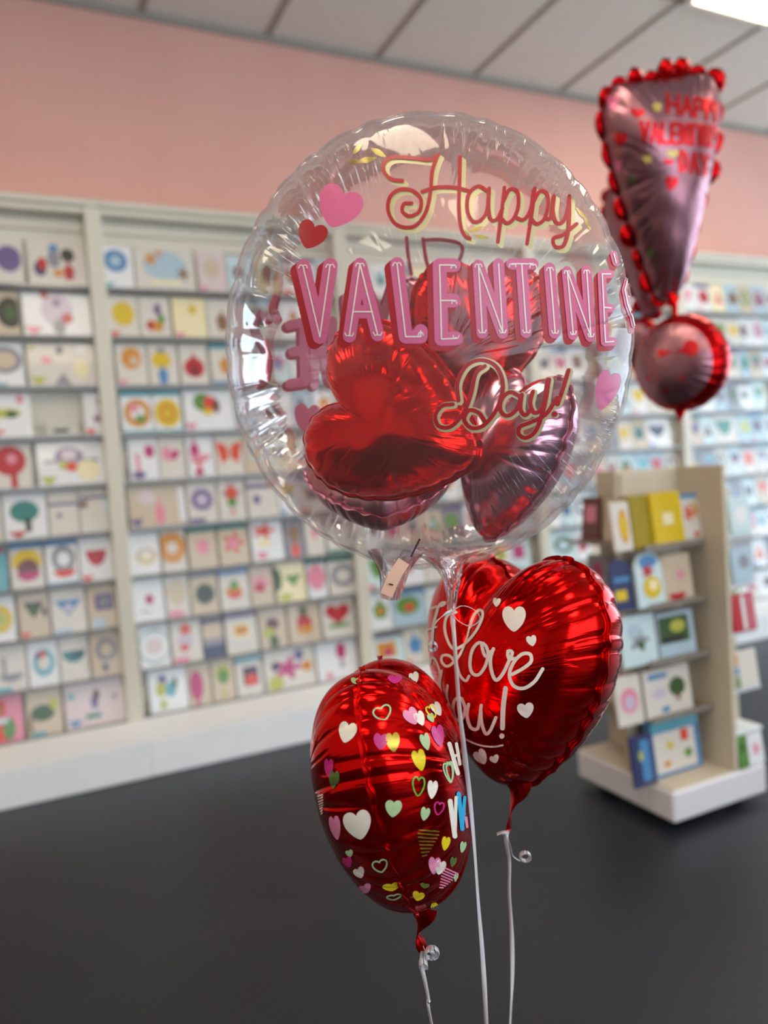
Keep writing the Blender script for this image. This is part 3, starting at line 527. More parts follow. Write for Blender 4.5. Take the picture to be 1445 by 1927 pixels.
def pillow(Mx, outline, w_, h_, T, npk, amp, seed, nA=420, nR=56, a=2.1, bexp=.52, rough_=.0012, cy=0, lng=(3, 18), wr=6, weld=.0055, scal=.018):
    """two films welded at the rim, puffed up, gathered into creases that start at the weld"""
    R_ = random.Random(seed); O = outline(nA) * np.array([w_, h_])
    # uneven crease positions
    cuts = sorted(((i + R_.uniform(-.3, .3)) / npk) % 1 for i in range(npk)); cuts = [cuts[-1] - 1] + cuts + [cuts[0] + 1]
    ph = np.zeros(nA); pid = np.zeros(nA, int)
    for i in range(nA):
        u = i / nA
        for k in range(len(cuts) - 1):
            if cuts[k] <= u < cuts[k + 1]: ph[i] = (u - cuts[k]) / (cuts[k + 1] - cuts[k]); pid[i] = k % npk; break
    bulge = np.sin(np.pi * ph) ** .55
    pw = [[(R_.uniform(lng[0], lng[0] * 1.6) if R_.random() < .22 else R_.uniform(lng[1] * .5, lng[1])) for _ in range(npk + 1)] for _ in range(2)]; am = [[R_.uniform(.45, 1.25) for _ in range(npk + 1)] for _ in range(2)]
    # crease exponent blended between the two creases of a puff
    ss = [1 - (1 - j / nR) ** 1.5 for j in range(nR + 1)]
    C0 = np.array([0, cy * h_]); V = []; F = []; AT = []
    def side(sg, q):
        base = len(V)
        for j, s in enumerate(ss[:-1]):
            if j == 0:
                V.append(Vector((C0[0], C0[1], sg * T / 2))); AT.append((0, 0, 0)); continue
            for i in range(nA):
                k0 = pid[i]; k1 = (pid[i] + 1) % npk; f = ph[i]
                e = pw[q][k0] * (1 - f) + pw[q][k1] * f; A = am[q][k0] * (1 - f) + am[q][k1] * f
                wgt = s ** e
                sc = 1 - scal * wgt * (1 - bulge[i])
                p = C0 + s * sc * (O[i] - C0)
                z = T / 2 * max(0, 1 - s ** a) ** bexp
                z += T * amp * A * wgt * (bulge[i] - .62) * (1 - s ** 14)
                v = Vector((p[0], p[1], sg * z))
                nn = noise.noise(Vector((p[0] * wr, p[1] * wr, sg * 3 + seed))) * 1.4 + noise.noise(Vector((p[0] * wr * 3.1, p[1] * wr * 3.1, sg * 5 + seed))) * .6
                # fold lines running roughly along the creases
                rd = abs(noise.noise(Vector((math.cos(6.283 * i / nA) * 7, math.sin(6.283 * i / nA) * 7, s * 2.2 + seed + sg)))) 
                v.z += sg * (nn * rough_ * 1.6 * (1 - s ** 6) - (max(0, .12 - rd) * 8 * rough_ * 2.0 * s ** 3 * (1 - s ** 12)))
                V.append(v); AT.append((math.cos(6.283 * i / nA), math.sin(6.283 * i / nA), s * .12 + sg))
        for i in range(nA):
            i2 = (i + 1) % nA
            t = (base, base + 1 + i, base + 1 + i2); F.append(t if sg > 0 else t[::-1])
            for j in range(1, nR - 1):
                a0 = base + 1 + (j - 1) * nA; a1 = a0 + nA
                t = (a0 + i, a1 + i, a1 + i2, a0 + i2); F.append(t if sg > 0 else t[::-1])
        return base + 1 + (nR - 2) * nA
    l1 = side(1, 0); l2 = side(-1, 1); rim = len(V)
    rimp = []
    for i in range(nA):
        sc = 1 - scal * (1 - bulge[i]); p = C0 + sc * (O[i] - C0); rimp.append(Vector((p[0], p[1], T * .006 * math.sin(ph[i] * 6.283)))); V.append(rimp[-1]); AT.append((math.cos(6.283 * i / nA), math.sin(6.283 * i / nA), 1.12))
    for i in range(nA):
        i2 = (i + 1) % nA; F.append((l1 + i, rim + i, rim + i2, l1 + i2)); F.append((l2 + i2, rim + i2, rim + i, l2 + i))
    # flat weld strip outside the rim
    SV = []; SF = []; fw = weld
    for i in range(nA):
        d = (O[i] - C0); d = d / np.linalg.norm(d); r0 = rimp[i]; wv = .0012 * math.sin(ph[i] * 6.283)
        for (q, zz) in ((-.001, .0004), (fw, .0004 + wv), (fw, -.0004 + wv), (-.001, -.0004)):
            SV.append(Vector((r0.x + d[0] * q, r0.y + d[1] * q, r0.z + zz)))
    for i in range(nA):
        i2 = (i + 1) % nA
        for k in range(4): SF.append((i * 4 + k, i * 4 + (k + 1) % 4, i2 * 4 + (k + 1) % 4, i2 * 4 + k))
    V = [Mx @ v for v in V]; SV = [Mx @ v for v in SV]
    return V, F, SV, SF, [Mx @ v for v in rimp], AT
def balloon(name, label, group, Mx, outline, w_, h_, T, npk, amp, seed, m_, ms, part='foil_body', **kw):
    V, F, SV, SF, rim, AT = pillow(Mx, outline, w_, h_, T, npk, amp, seed, **kw)
    base = min(V, key=lambda v: v.z)
    t = thing(name, label, 'balloon', tuple(base), group)
    obj(part, V, F, m_, t, True, at=AT); obj('seam', SV, SF, ms, t, True)
    bvh = BVHTree.FromPolygons([tuple(v) for v in V], F)
    return t, bvh, rim, V
def strip(pts, wd, ref, twist=lambda t: 0, th=.0004, step=.004):
    pts = crom(pts, step); n = len(pts); V = []; F = []
    for i, p in enumerate(pts):
        tg = (pts[min(i + 1, n - 1)] - pts[max(i - 1, 0)]).normalized(); t = i / (n - 1)
        s = tg.cross(ref).normalized(); s = Matrix.Rotation(twist(t), 3, tg) @ s; nn = tg.cross(s).normalized()
        W_ = wd(t) if callable(wd) else wd
        for a_, b_ in ((-1, 1), (1, 1), (1, -1), (-1, -1)): V.append(p + s * a_ * W_ / 2 + nn * b_ * th / 2)
    for i in range(n - 1):
        for k in range(4): F.append((i * 4 + k, i * 4 + (k + 1) % 4, i * 4 + 4 + (k + 1) % 4, i * 4 + 4 + k))
    F += [(0, 1, 2, 3), (4 * n - 1, 4 * n - 2, 4 * n - 3, 4 * n - 4)]
    return V, F
# ---- printing onto a balloon skin
def project(bvh, x, y, back, off):
    r = ray(x, y).normalized(); o = EYE; hit = None
    h = bvh.ray_cast(o, r)
    if h[0] is None: return None
    if back:
        h2 = bvh.ray_cast(h[0] + r * .02, r)
        if h2[0] is None: return None
        h = h2
    n = h[1]
    if (n.dot(r) > 0) != bool(back): n = -n
    return h[0] + n * off
class Print:
    def __init__(s, bvh, back=False, off=.0008): s.b = bvh; s.back = back; s.off = off; s.V = []; s.F = []
    def pt(s, x, y):
        p = project(s.b, x, y, s.back, s.off); s.V.append(p); return len(s.V) - 1
    def face(s, ids):
        if all(s.V[i] is not None for i in ids):
            q = [s.V[i] for i in ids]
            if max((q[i] - q[i - 1]).length for i in range(len(q))) < .03: s.F.append(tuple(ids))
    def disc(s, x, y, r, n=12):
        c = s.pt(x, y); k = [s.pt(x + r * math.cos(6.283 * i / n), y + r * math.sin(6.283 * i / n)) for i in range(n)]
        for i in range(n): s.face((c, k[i], k[(i + 1) % n]))
    def stroke(s, pts, wd, smooth=True, dx=0, dy=0):
        P2 = [Vector((x + dx, y + dy, 0)) for x, y in pts]
        segs = [crom(P2, 2.5)] if smooth else [[a + (b_ - a) * (k / max(1, int((b_ - a).length / 3))) for k in range(max(1, int((b_ - a).length / 3)) + 1)] for a, b_ in zip(P2, P2[1:])]
        for q in segs:
            n = len(q); L = []
            for i, p in enumerate(q):
                tg = q[min(i + 1, n - 1)] - q[max(i - 1, 0)]
                if tg.length < 1e-6: tg = Vector((1, 0, 0))
                tg.normalize(); nx, ny = -tg.y, tg.x
                W_ = wd(i / max(1, n - 1)) if callable(wd) else wd
                row = [s.pt(p.x + nx * W_ * u, p.y + ny * W_ * u) for u in (-.5, 0, .5)]
                L.append(row)
            for i in range(n - 1):
                s.face((L[i][0], L[i + 1][0], L[i + 1][1], L[i][1])); s.face((L[i][1], L[i + 1][1], L[i + 1][2], L[i][2]))
        for p, t_ in ([(P2[0], 0), (P2[-1], 1)] if smooth else [(p, 0) for p in P2]):
            s.disc(p.x, p.y, (wd(t_) if callable(wd) else wd) / 2)
    def shape(s, pts, cx, cy, w_, h_, rot=0, rings=5):
        c, sn = math.cos(math.radians(rot)), math.sin(math.radians(rot)); L = [[s.pt(cx, cy)]]
        for j in range(1, rings + 1):
            L.append([s.pt(cx + (u * w_ * c + v * h_ * sn) * j / rings, cy + (u * w_ * sn - v * h_ * c) * j / rings) for u, v in pts])
        n = len(pts)
        for i in range(n):
            s.face((L[0][0], L[1][i], L[1][(i + 1) % n]))
            for j in range(1, rings): s.face((L[j][i], L[j + 1][i], L[j + 1][(i + 1) % n], L[j][(i + 1) % n]))
    def outline(s, pts, cx, cy, w_, h_, rot, lw):
        c, sn = math.cos(math.radians(rot)), math.sin(math.radians(rot))
        q = [(cx + (u * w_ * c + v * h_ * sn), cy + (u * w_ * sn - v * h_ * c)) for u, v in pts]; s.stroke(q + [q[0]], lw, False)
    def build(s, name, m_, parent):
        use = sorted({i for f in s.F for i in f}); mp = {k: i for i, k in enumerate(use)}
        if not use: return None
        return obj(name, [s.V[i] for i in use], [tuple(mp[i] for i in f) for f in s.F], m_, parent, True)
PH = heart_outline(40).tolist(); PH = [tuple(p) for p in PH]

# ---- the clear round balloon
MB_ = frame(806, 668, 1.03, yaw=5, pitch=2)
clear, bvC, rimC, VC = balloon('clear_balloon', 'large clear round balloon printed with pink and red valentine greeting, small foil hearts inside', None,
    MB_, circle_outline, .545, .598, .40, 36, .045, 3, M_FILM, M_FILM2, part='film_body', nA=528, rough_=.0009, lng=(4, 26), a=2.2, wr=9, weld=.002, scal=.012)
FILM = [c for c in clear.children if c.name.startswith('film_body')][0]
Z1 = lambda p: [(400 + .5675 * x, 200 + .5675 * y) for x, y in p]
Z2 = lambda p: [(400 + .5675 * x, 640 + .5675 * y) for x, y in p]
VAL = [  # letter, strokes (zoomed coordinates), body width
 ([[(303, 532), (358, 765), (392, 528)]], 46), ([[(455, 762), (490, 525), (548, 758)], [(468, 682), (530, 682)]], 42),
 ([[(612, 524), (640, 764), (690, 764), (690, 745)]], 44), ([[(800, 528), (752, 528), (758, 772), (808, 770)], [(754, 645), (800, 645)]], 44),
 ([[(893, 752), (880, 528), (960, 752), (946, 524)]], 36), ([[(990, 524), (1060, 524)], [(1022, 524), (1038, 750)]], 36),
 ([[(1115, 538), (1132, 752)]], 36), ([[(1192, 758), (1172, 548), (1250, 765), (1236, 545)]], 32),
 ([[(1315, 558), (1287, 558), (1298, 782), (1325, 780)], [(1292, 668), (1317, 670)]], 26),
 ([[(1326, 492), (1333, 520)]], 20), ([[(1372, 575), (1362, 610), (1372, 660), (1388, 700), (1394, 728)]], 16)]
pr = Print(bvC, off=.0006); pk = Print(bvC, off=.0013); pi_ = Print(bvC, off=.0020)
for strokes, wd in VAL:
    for st in strokes:
        z = Z1(st); f = wd / 46
        for q in (.5, 1): pr.stroke(z, (wd + 4) * .5675, False, -11 * q * f, 9 * q)
        pk.stroke(z, (wd + 2) * .5675, False)
        pi_.stroke(z, 2.4, False)
def serif(x, y, up, f):
    s = 1 if up else -1
    pi_.stroke(Z1([(x - 14 * f, y + 10 * s), (x - 9 * f, y), (x, y + 3 * s), (x + 9 * f, y), (x + 14 * f, y + 10 * s)]), 2.0)
for x, y, u, f in ((303, 528, 1, 1), (392, 526, 1, 1), (490, 522, 1, 1), (455, 762, 0, 1), (548, 760, 0, 1), (612, 520, 1, 1), (798, 528, 1, .6), (800, 645, 1, .6), (806, 770, 0, .7), (880, 524, 1, .8), (893, 752, 0, .9), (960, 752, 0, .8),
                   (992, 524, 1, .8), (1060, 526, 1, .8), (1038, 752, 0, .9), (1115, 536, 1, .8), (1132, 754, 0, .8), (1172, 546, 1, .7), (1236, 545, 1, .7), (1192, 758, 0, .7), (1250, 765, 0, .7), (690, 750, 1, .6)): serif(x, y, u, f)
HAP = [[(630, 250), (595, 245), (570, 222), (570, 190), (598, 172), (660, 174), (720, 180), (748, 165)],
       [(744, 168), (728, 220), (722, 290), (708, 350), (680, 392), (645, 404), (605, 390), (583, 350), (588, 305), (618, 280), (662, 282), (690, 310), (686, 350), (655, 366), (630, 352), (635, 326), (660, 324)],
       [(695, 286), (740, 272), (800, 272), (845, 282)], [(820, 172), (818, 260), (816, 340), (822, 400), (834, 430), (852, 440)],
       [(912, 285), (880, 268), (850, 292), (843, 340), (858, 380), (885, 382), (908, 350), (914, 290)], [(916, 275), (914, 340), (922, 378), (942, 376), (960, 340)],
       [(966, 272), (956, 360), (944, 452)], [(962, 320), (982, 280), (1008, 285), (1012, 330), (998, 372), (975, 390), (955, 372)],
       [(1002, 370), (1030, 378), (1052, 345), (1062, 282)], [(1066, 275), (1056, 360), (1040, 458)], [(1060, 322), (1082, 286), (1106, 292), (1110, 335), (1096, 378), (1072, 392), (1054, 374)],
       [(1100, 372), (1118, 374), (1126, 330), (1128, 302)], [(1130, 300), (1126, 350), (1138, 388), (1160, 384), (1174, 345), (1180, 300)],
       [(1180, 300), (1180, 370), (1174, 430), (1158, 466), (1132, 466), (1128, 440), (1160, 428), (1204, 392)]]
DAY = [[(902, 86), (872, 112), (856, 180), (832, 240), (790, 285), (750, 284), (738, 250), (760, 218), (796, 212)],
       [(815, 200), (812, 140), (842, 85), (890, 66), (940, 88), (962, 150), (944, 222), (900, 280), (858, 290), (834, 262), (850, 232), (882, 240), (902, 268)],
       [(1018, 186), (985, 172), (958, 196), (954, 232), (975, 250), (1004, 232), (1022, 188)], [(1024, 180), (1020, 228), (1036, 248), (1056, 225)],
       [(1060, 170), (1052, 210), (1066, 240), (1092, 220), (1110, 130)], [(1114, 130), (1098, 220), (1072, 296), (1040, 322), (1015, 312), (1018, 286), (1052, 272), (1104, 244), (1140, 190)],
       [(1178, 100), (1160, 160), (1142, 212)]]
g = Print(bvC, off=.0006); rr = Print(bvC, off=.0014)
for st in HAP:
    g.stroke(Z1(st), 9, True, 7, 6); g.stroke(Z1(st), 8, True, 3.5, 3); rr.stroke(Z1(st), 7.2)
g.build('script_shadow', P_GOLD, FILM); rr.build('script_lettering', P_RED, FILM); g = Print(bvC, off=.0006); rr = Print(bvC, off=.0014)
for st in DAY:
    g.stroke(Z2(st), 14, True, 2.5, 2); rr.stroke(Z2(st), 7.4)
x, y = Z2([(1132, 244)])[0]; rr.disc(x, y, 5.5); g.disc(x + 3, y + 3, 6)
g.build('script_shadow', P_GOLD, FILM); rr.build('script_lettering', P_RED, FILM)
for (hx, hy, hw, hh, hr, hm) in ((638, 392, 84, 78, 22, P_PINK), (587, 444, 56, 52, 22, P_RED), (1139, 735, 44, 76, 18, P_PINK)):
    q = Print(bvC, off=.0013); q.shape(PH, hx, hy, hw, hh, hr, 8); q.build('heart_print', hm, FILM)

pr.build('letter_shadow', P_RED, FILM); pk.build('block_lettering', P_PINK, FILM); pi_.build('letter_inline', P_WHITE, FILM)
bk = Print(bvC, True, .0008); bk2 = Print(bvC, True, .0016)
for st in ([(505, 600), (488, 590), (478, 615), (492, 645), (503, 672), (500, 708), (484, 722), (478, 700)], [(518, 560), (514, 580), (522, 600)], ):
    bk.stroke(st, 13); bk2.stroke(st, 17, True, 2, 3)
for st in ([(545, 612), (572, 606), (574, 718), (546, 722)], [(552, 662), (572, 660)], [(592, 722), (594, 608), (624, 716), (626, 604)], [(652, 560), (662, 700)], [(690, 540), (720, 600), (740, 540)]):
    bk.stroke(st, 18, False); bk2.stroke(st, 22, False, -4, 5)
bk.shape(PH, 578, 787, 50, 54, 8, 6)
bk3 = Print(bvC, True, .0008)
for st in ([(765, 448), (768, 480), (774, 516)], [(796, 450), (802, 490), (812, 520)], [(796, 452), (835, 452), (868, 462), (862, 492), (830, 505), (808, 512)], [(845, 560), (865, 600), (880, 560)]): bk3.stroke(st, 7)
bk.build('reverse_lettering', P_BACKP, FILM); bk2.build('reverse_letter_shadow', P_BACKR, FILM); bk3.build('reverse_script', P_BACKR, FILM)
lf = Print(bvC, off=.0008); leaf = [(math.cos(a) * .5, math.sin(a) * .5 * (1 - .5 * abs(math.cos(a)))) for a in [6.283 * i / 16 for i in range(16)]]
for x, y, w_, h_, r in ((672, 282, 26, 10, -50), (690, 302, 40, 12, -12), (668, 305, 26, 10, 10), (712, 288, 34, 12, 30), (880, 444, 26, 8, 60), (895, 432, 30, 9, -20), (905, 446, 30, 9, 10), (1104, 420, 30, 7, 65), (1092, 402, 30, 7, 50)): lf.shape(leaf, x, y, w_, h_, r, 3)
lf.build('gold_leaf_print', mat('antique gold print', '9c8c50', .3, .7), FILM)
# clear tails gathered under the balloon
def sheet(name, rows, m_, parent, sub=6):
    """a crinkled film sheet through rows of points"""
    R = [crom(r, .004) for r in rows]; n = 24
    R = [[r[int(i * (len(r) - 1) / n)] for i in range(n + 1)] for r in R]; V = []; F = []
    G = []
    for i in range(n + 1): G.append(crom([R[j][i] for j in range(len(R))], .006))
    k = min(len(x) for x in G) - 1
    for i in range(n + 1):
        for j in range(k + 1):
            p = G[i][int(j * (len(G[i]) - 1) / k)]; q = noise.noise(p * 60) * .004 + noise.noise(p * 150) * .0015
            V.append(p - FW * q)
    for i in range(n):
        for j in range(k): F.append((i * (k + 1) + j, (i + 1) * (k + 1) + j, (i + 1) * (k + 1) + j + 1, i * (k + 1) + j + 1))
    o = obj(name, V, F, m_, parent, True); return o
D_ = .985
sheet('filling_neck', [[pix(690, 1035, D_), pix(730, 1050, D_ - .02), pix(800, 1040, D_)], [pix(712, 1075, D_), pix(740, 1080, D_ - .02), pix(775, 1068, D_)], [pix(716, 1125, D_), pix(735, 1130, D_ - .012), pix(752, 1128, D_)]], M_FILM2, clear)
sheet('filling_neck', [[pix(692, 1034, D_ + .02), pix(740, 1030, D_ + .04), pix(800, 1040, D_ + .02)], [pix(712, 1075, D_ + .006), pix(740, 1070, D_ + .02), pix(775, 1068, D_)], [pix(716, 1125, D_), pix(735, 1130, D_ + .012), pix(752, 1128, D_)]], M_FILM2, clear)
sheet('gathered_tail', [[pix(760, 1035, D_), pix(830, 1050, D_ - .02), pix(930, 1030, D_)], [pix(812, 1062, D_), pix(840, 1070, D_ - .02), pix(880, 1052, D_)], [pix(835, 1100, D_ - .01), pix(848, 1105, D_ - .02), pix(866, 1098, D_ - .01)], [pix(842, 1150, D_ - .02), pix(850, 1152, D_ - .025), pix(858, 1150, D_ - .02)]], M_FILM2, clear)
sheet('gathered_tail', [[pix(780, 1030, D_ + .02), pix(850, 1030, D_ + .04), pix(930, 1025, D_ + .02)], [pix(818, 1060, D_), pix(850, 1060, D_ + .01), pix(878, 1052, D_)], [pix(838, 1100, D_ - .01), pix(848, 1095, D_), pix(864, 1098, D_ - .01)], [pix(844, 1150, D_ - .02), pix(850, 1152, D_ - .018), pix(857, 1150, D_ - .02)]], M_FILM2, clear)
V, F = strip([pix(760, 1056, D_ - .022), pix(742, 1085, D_ - .024), pix(727, 1120, D_ - .024)], lambda t: .016, FW); obj('adhesive_strip', V, F, mat('peach adhesive strip', 'e0b49c', .5), clear)
V, F = strip([pix(732, 1099, D_ - .027), pix(740, 1101, D_ - .027)], .0018, FW); obj('print_mark', V, F, mat('black print', '1a1614', .5), clear)
V, F = strip([pix(790, 1014, D_ - .02), pix(782, 1030, D_ - .02), pix(773, 1048, D_ - .02)], .0025, FW); obj('print_mark', V, F, mat('black print', '1a1614', .5), clear)

# (prints above are pieces of the film itself)
# ---- the small foil hearts inside
def small(label, px, py, d, yaw, pitch, roll, w_, h_, T, m_, ms, seed, amp=.06):
    return balloon('small_heart_balloon', label, 'small foil hearts inside the clear balloon', frame(px, py, d, yaw, pitch, roll), heart_outline, w_, h_, T, 26, amp, seed, m_, ms, nA=300, nR=40, rough_=.0012, wr=14)
small('small shiny red foil heart lying on its side, front left inside the clear balloon', 744, 796, .95, -10, -22, 72, .22, .23, .115, M_REDR, M_SEAM, 21)
small('small mauve foil heart under the red one, low left inside the clear balloon', 716, 906, 1.095, 0, -62, 2, .22, .19, .12, M_MAUVE, M_SEAMP, 22)
small('small rose pink foil heart hanging tip down, low right inside the clear balloon', 962, 862, 1.05, -42, 0, -16, .165, .235, .135, M_PINKFOIL, M_SEAMP, 23)
small('small red foil heart at the top of the group inside the clear balloon', 897, 636, 1.115, 10, 8, -8, .20, .20, .10, M_REDR, M_SEAM, 24)
small('small dusty pink foil heart behind the top red one inside the clear balloon', 822, 588, 1.175, -10, 4, 18, .11, .12, .05, M_MAUVE, M_SEAMP, 25)

# ---- the "I Love you!" heart
ML = frame(976, 1262, 1.075, yaw=-46, pitch=0, roll=0, tilt=10)
love, bvL, rimL, VL = balloon('heart_balloon', 'shiny red foil heart balloon with white I Love you script, right of the other heart', None, ML, heart_outline, .315, .322, .215, 32, .065, 31, M_RED, M_SEAM, nA=480, rough_=.0012, lng=(2.5, 20), wr=7, a=2.3)
Z3 = lambda p: [(560 + .4567 * x, 1020 + .4567 * y) for x, y in p]
LB = [c for c in love.children if c.name.startswith('foil_body')][0]
lv = Print(bvL, off=.0009)
for st, wd in (([(527, 385), (525, 330), (538, 285), (565, 270), (600, 262), (610, 250), (590, 255), (575, 285)], 4.5), ([(578, 280), (562, 340), (555, 400), (548, 450)], 5.5),
        ([(530, 380), (545, 360), (575, 350)], 3), ([(655, 290), (622, 300), (608, 345), (618, 400), (645, 440), (690, 420), (735, 370), (762, 315), (762, 286), (742, 284), (718, 320), (700, 390), (678, 450), (650, 490), (618, 512), (596, 492), (600, 468), (630, 470), (655, 505), (672, 550), (695, 572), (708, 552)], 5),
        ([(775, 425), (748, 415), (722, 445), (712, 500), (722, 540), (748, 546), (775, 510), (786, 460), (775, 425), (760, 420), (775, 470), (800, 450)], 6),
        ([(808, 440), (796, 480), (800, 530), (818, 568), (845, 545), (870, 495), (886, 455), (868, 450), (872, 480), (895, 480)], 6.5),
        ([(885, 545), (930, 520), (962, 492), (958, 462), (925, 462), (892, 495), (874, 545), (890, 590), (930, 602), (975, 575), (1010, 522)], 6.5),
        ([(548, 500), (552, 480), (566, 480), (584, 520), (590, 560)], 4), ([(595, 530), (588, 590), (605, 650), (625, 690)], 5), ([(620, 590), (618, 640), (640, 700)], 4),
        ([(672, 642), (650, 650), (642, 690), (655, 730), (680, 725), (692, 685), (678, 645)], 6), ([(706, 668), (700, 715), (714, 762), (742, 768), (752, 720), (758, 672)], 6), ([(756, 690), (760, 745), (776, 788), (795, 775), (818, 722)], 6),
        ([(645, 740), (680, 800), (740, 832), (800, 842), (845, 836)], 3), ([(858, 602), (848, 680), (845, 765)], 9)):
    lv.stroke(Z3(st), wd)
x, y = Z3([(842, 798)])[0]; lv.disc(x, y, 5)
for cx, cy, w_, h_, r in ((893, 318, 96, 104, 0), (822, 250, 32, 36, 5), (965, 407, 42, 44, -12), (940, 693, 68, 62, -8), (757, 885, 52, 64, -30), (812, 893, 38, 32, -20), (531, 215, 16, 70, 12), (566, 175, 14, 34, 10)):
    x, y = Z3([(cx, cy)])[0]; q = Print(bvL, off=.0009); q.shape(PH, x, y, w_ * .4567, h_ * .4567, r, 5); q.build('heart_print', P_WHITE, LB)
lv.build('white_lettering', P_WHITE, [c for c in love.children if c.name.startswith('foil_body')][0])
def tail(points, w0, w1, m_, parent, tw=2.5):
    V, F = strip(points, lambda t: w0 * (1 - t) ** 1.5 + w1 + .004 * math.sin(9 * t), FW, lambda t: tw * t, .0012, .002); obj('tail', V, F, m_, parent, True)
tail([pix(975, 1462, 1.05), pix(974, 1490, 1.05), pix(962, 1520, 1.05), pix(957, 1562, 1.05)], .030, .009, M_SEAM, love)

# ---- the patterned heart, nearly edge on
MH = frame(742, 1478, .95, yaw=82, pitch=0, roll=11, tilt=13)
pat, bvP, rimP, VP_ = balloon('heart_balloon', 'red foil heart balloon covered in small coloured hearts, seen edge on, lowest balloon', None, MH, heart_outline, .27, .305, .19, 32, .07, 41, M_RED, M_SEAM, nA=480, rough_=.0012, lng=(2.5, 20), wr=7, a=2.3)
Z4 = lambda x, y: (560 + .346 * x, 1400 + .346 * y)
HL = [(4, 330, 440, 150, 155, -12, 'w', 'f'), (4, 520, 350, 90, 92, 6, 'g', 'f'), (4, 690, 380, 50, 72, 12, 'g', 'f'), (4, 765, 350, 58, 78, 12, 'm', 'l'), (4, 208, 455, 60, 130, -10, 'p', 'f'),
      (4, 200, 195, 56, 96, 5, 'k', 'f'), (4, 172, 130, 50, 100, 0, 'm', 'f'), (4, 730, 248, 56, 100, 5, 'w', 'f'), (4, 655, 230, 74, 116, 3, 'G', 'l'), (4, 660, 88, 74, 116, -14, 'y', 'f'), (4, 802, 540, 46, 76, 10, 'y', 'f'),
      (4, 895, 560, 34, 62, 12, 'g', 'f'), (4, 826, 150, 44, 120, -6, 'g', 'l'), (4, 700, 540, 130, 170, 10, 'o', 's'), (4, 450, 662, 92, 74, -14, 'g', 'l'), (4, 512, 775, 100, 44, -10, 'y', 'f'), (4, 655, 825, 66, 50, 15, 'y', 'f'),
      (4, 742, 660, 66, 94, 5, 'p', 'f'), (4, 772, 670, 60, 78, 12, 'w', 'f'), (4, 842, 640, 36, 54, 14, 'k', 'f'), (4, 805, 735, 96, 130, 30, 'p', 's'), (4, 338, 698, 60, 60, -25, 'w', 'f'), (4, 275, 640, 50, 60, -20, 'm', 'f'),
      (4, 755, 898, 80, 60, 30, 'y', 'f'), (4, 690, 768, 50, 28, 10, 'k', 'f'), (4, 285, 592, 40, 40, -20, 'g', 'f'), (4, 370, 785, 70, 50, -25, 'p', 'f'), (4, 858, 725, 24, 44, 10, 'g', 'f'), (4, 525, 830, 90, 30, -10, 'g', 'l'), (4, 130, 330, 30, 120, -5, 'w', 's'),
      (3, 205, 785, 74, 86, 14, 'w', 'f'), (3, 350, 706, 84, 64, -20, 'g', 'l'), (3, 468, 720, 58, 72, -30, 'p', 'f'), (3, 502, 728, 42, 62, -24, 'w', 'f'), (3, 550, 700, 40, 60, -30, 'y', 'l'), (3, 548, 726, 28, 38, -25, 'g', 'f'), (3, 572, 690, 40, 60, -30, 'w', 'f'),
      (3, 392, 825, 58, 78, -6, 'o', 'f'), (3, 342, 822, 60, 66, 4, 'm', 'f'), (3, 525, 824, 40, 70, -16, 'g', 'f'), (3, 578, 800, 50, 90, -12, 'm', 'f'), (3, 240, 575, 40, 28, 5, 'g', 'f'), (3, 620, 950, 40, 95, -12, 'g', 'l'),
      (3, 400, 568, 60, 34, 0, 'm', 'f'), (3, 480, 560, 40, 44, -20, 'w', 'f')]  # the magenta one is a reflection in the foil, painted as a heart
PB = [c for c in pat.children if c.name.startswith('foil_body')][0]
prn = {k: Print(bvP, off=.0009) for k in 'wgypmoGbkr'}
for zz, x, y, w_, h_, r, c_, st in HL:
    if zz == 4: X, Y = Z4(x, y); f = .346
    else: X, Y = Z3([(x, y)])[0]; f = .4567
    q = Print(bvP, off=.0009)
    if st == 'f': q.shape(PH, X, Y, w_ * f, h_ * f, r, 4)
    elif st == 'l': q.outline(PH, X, Y, w_ * f * .86, h_ * f * .86, r, 3)
    else:
        for k in range(8):
            v = .42 - k * .115; hw = .46 * (1 - max(0, (.25 - v)) / .8) * .9
            hw = max(.05, hw); a = math.radians(r); c, sn = math.cos(a), math.sin(a)
            pts = [(X + (u * w_ * f * c + vv * h_ * f * sn), Y + (u * w_ * f * sn - vv * h_ * f * c)) for u, vv in ((-hw, v - .03), (hw, v + .03))]
            q.stroke(pts, 2.6, False)
    q.build('heart_print', P[c_], PB)
for pts, c_, lw in (([(822, 0), (868, 160)], 'w', 8), ([(860, 0), (878, 110)], 'w', 6), ([(840, 70), (868, 60)], 'w', 5), ([(826, 310), (852, 500)], 'w', 9), ([(858, 290), (852, 500)], 'w', 6), ([(872, 270), (892, 460)], 'b', 8), ([(905, 290), (892, 460)], 'b', 6), ([(880, 380), (905, 380)], 'b', 5), ([(912, 400), (918, 450)], 'p', 5)):
    prn[c_].stroke([Z4(*p) for p in pts], lw, False)
for k, q in prn.items(): q.build(dict(w='white_lettering', b='cyan_lettering', p='rose_lettering').get(k, 'print'), P[k], PB)
tail([pix(797, 1708, .95), pix(790, 1738, .95), pix(786, 1758, .95), pix(796, 1790, .95)], .026, .009, M_SEAM, pat, 3)

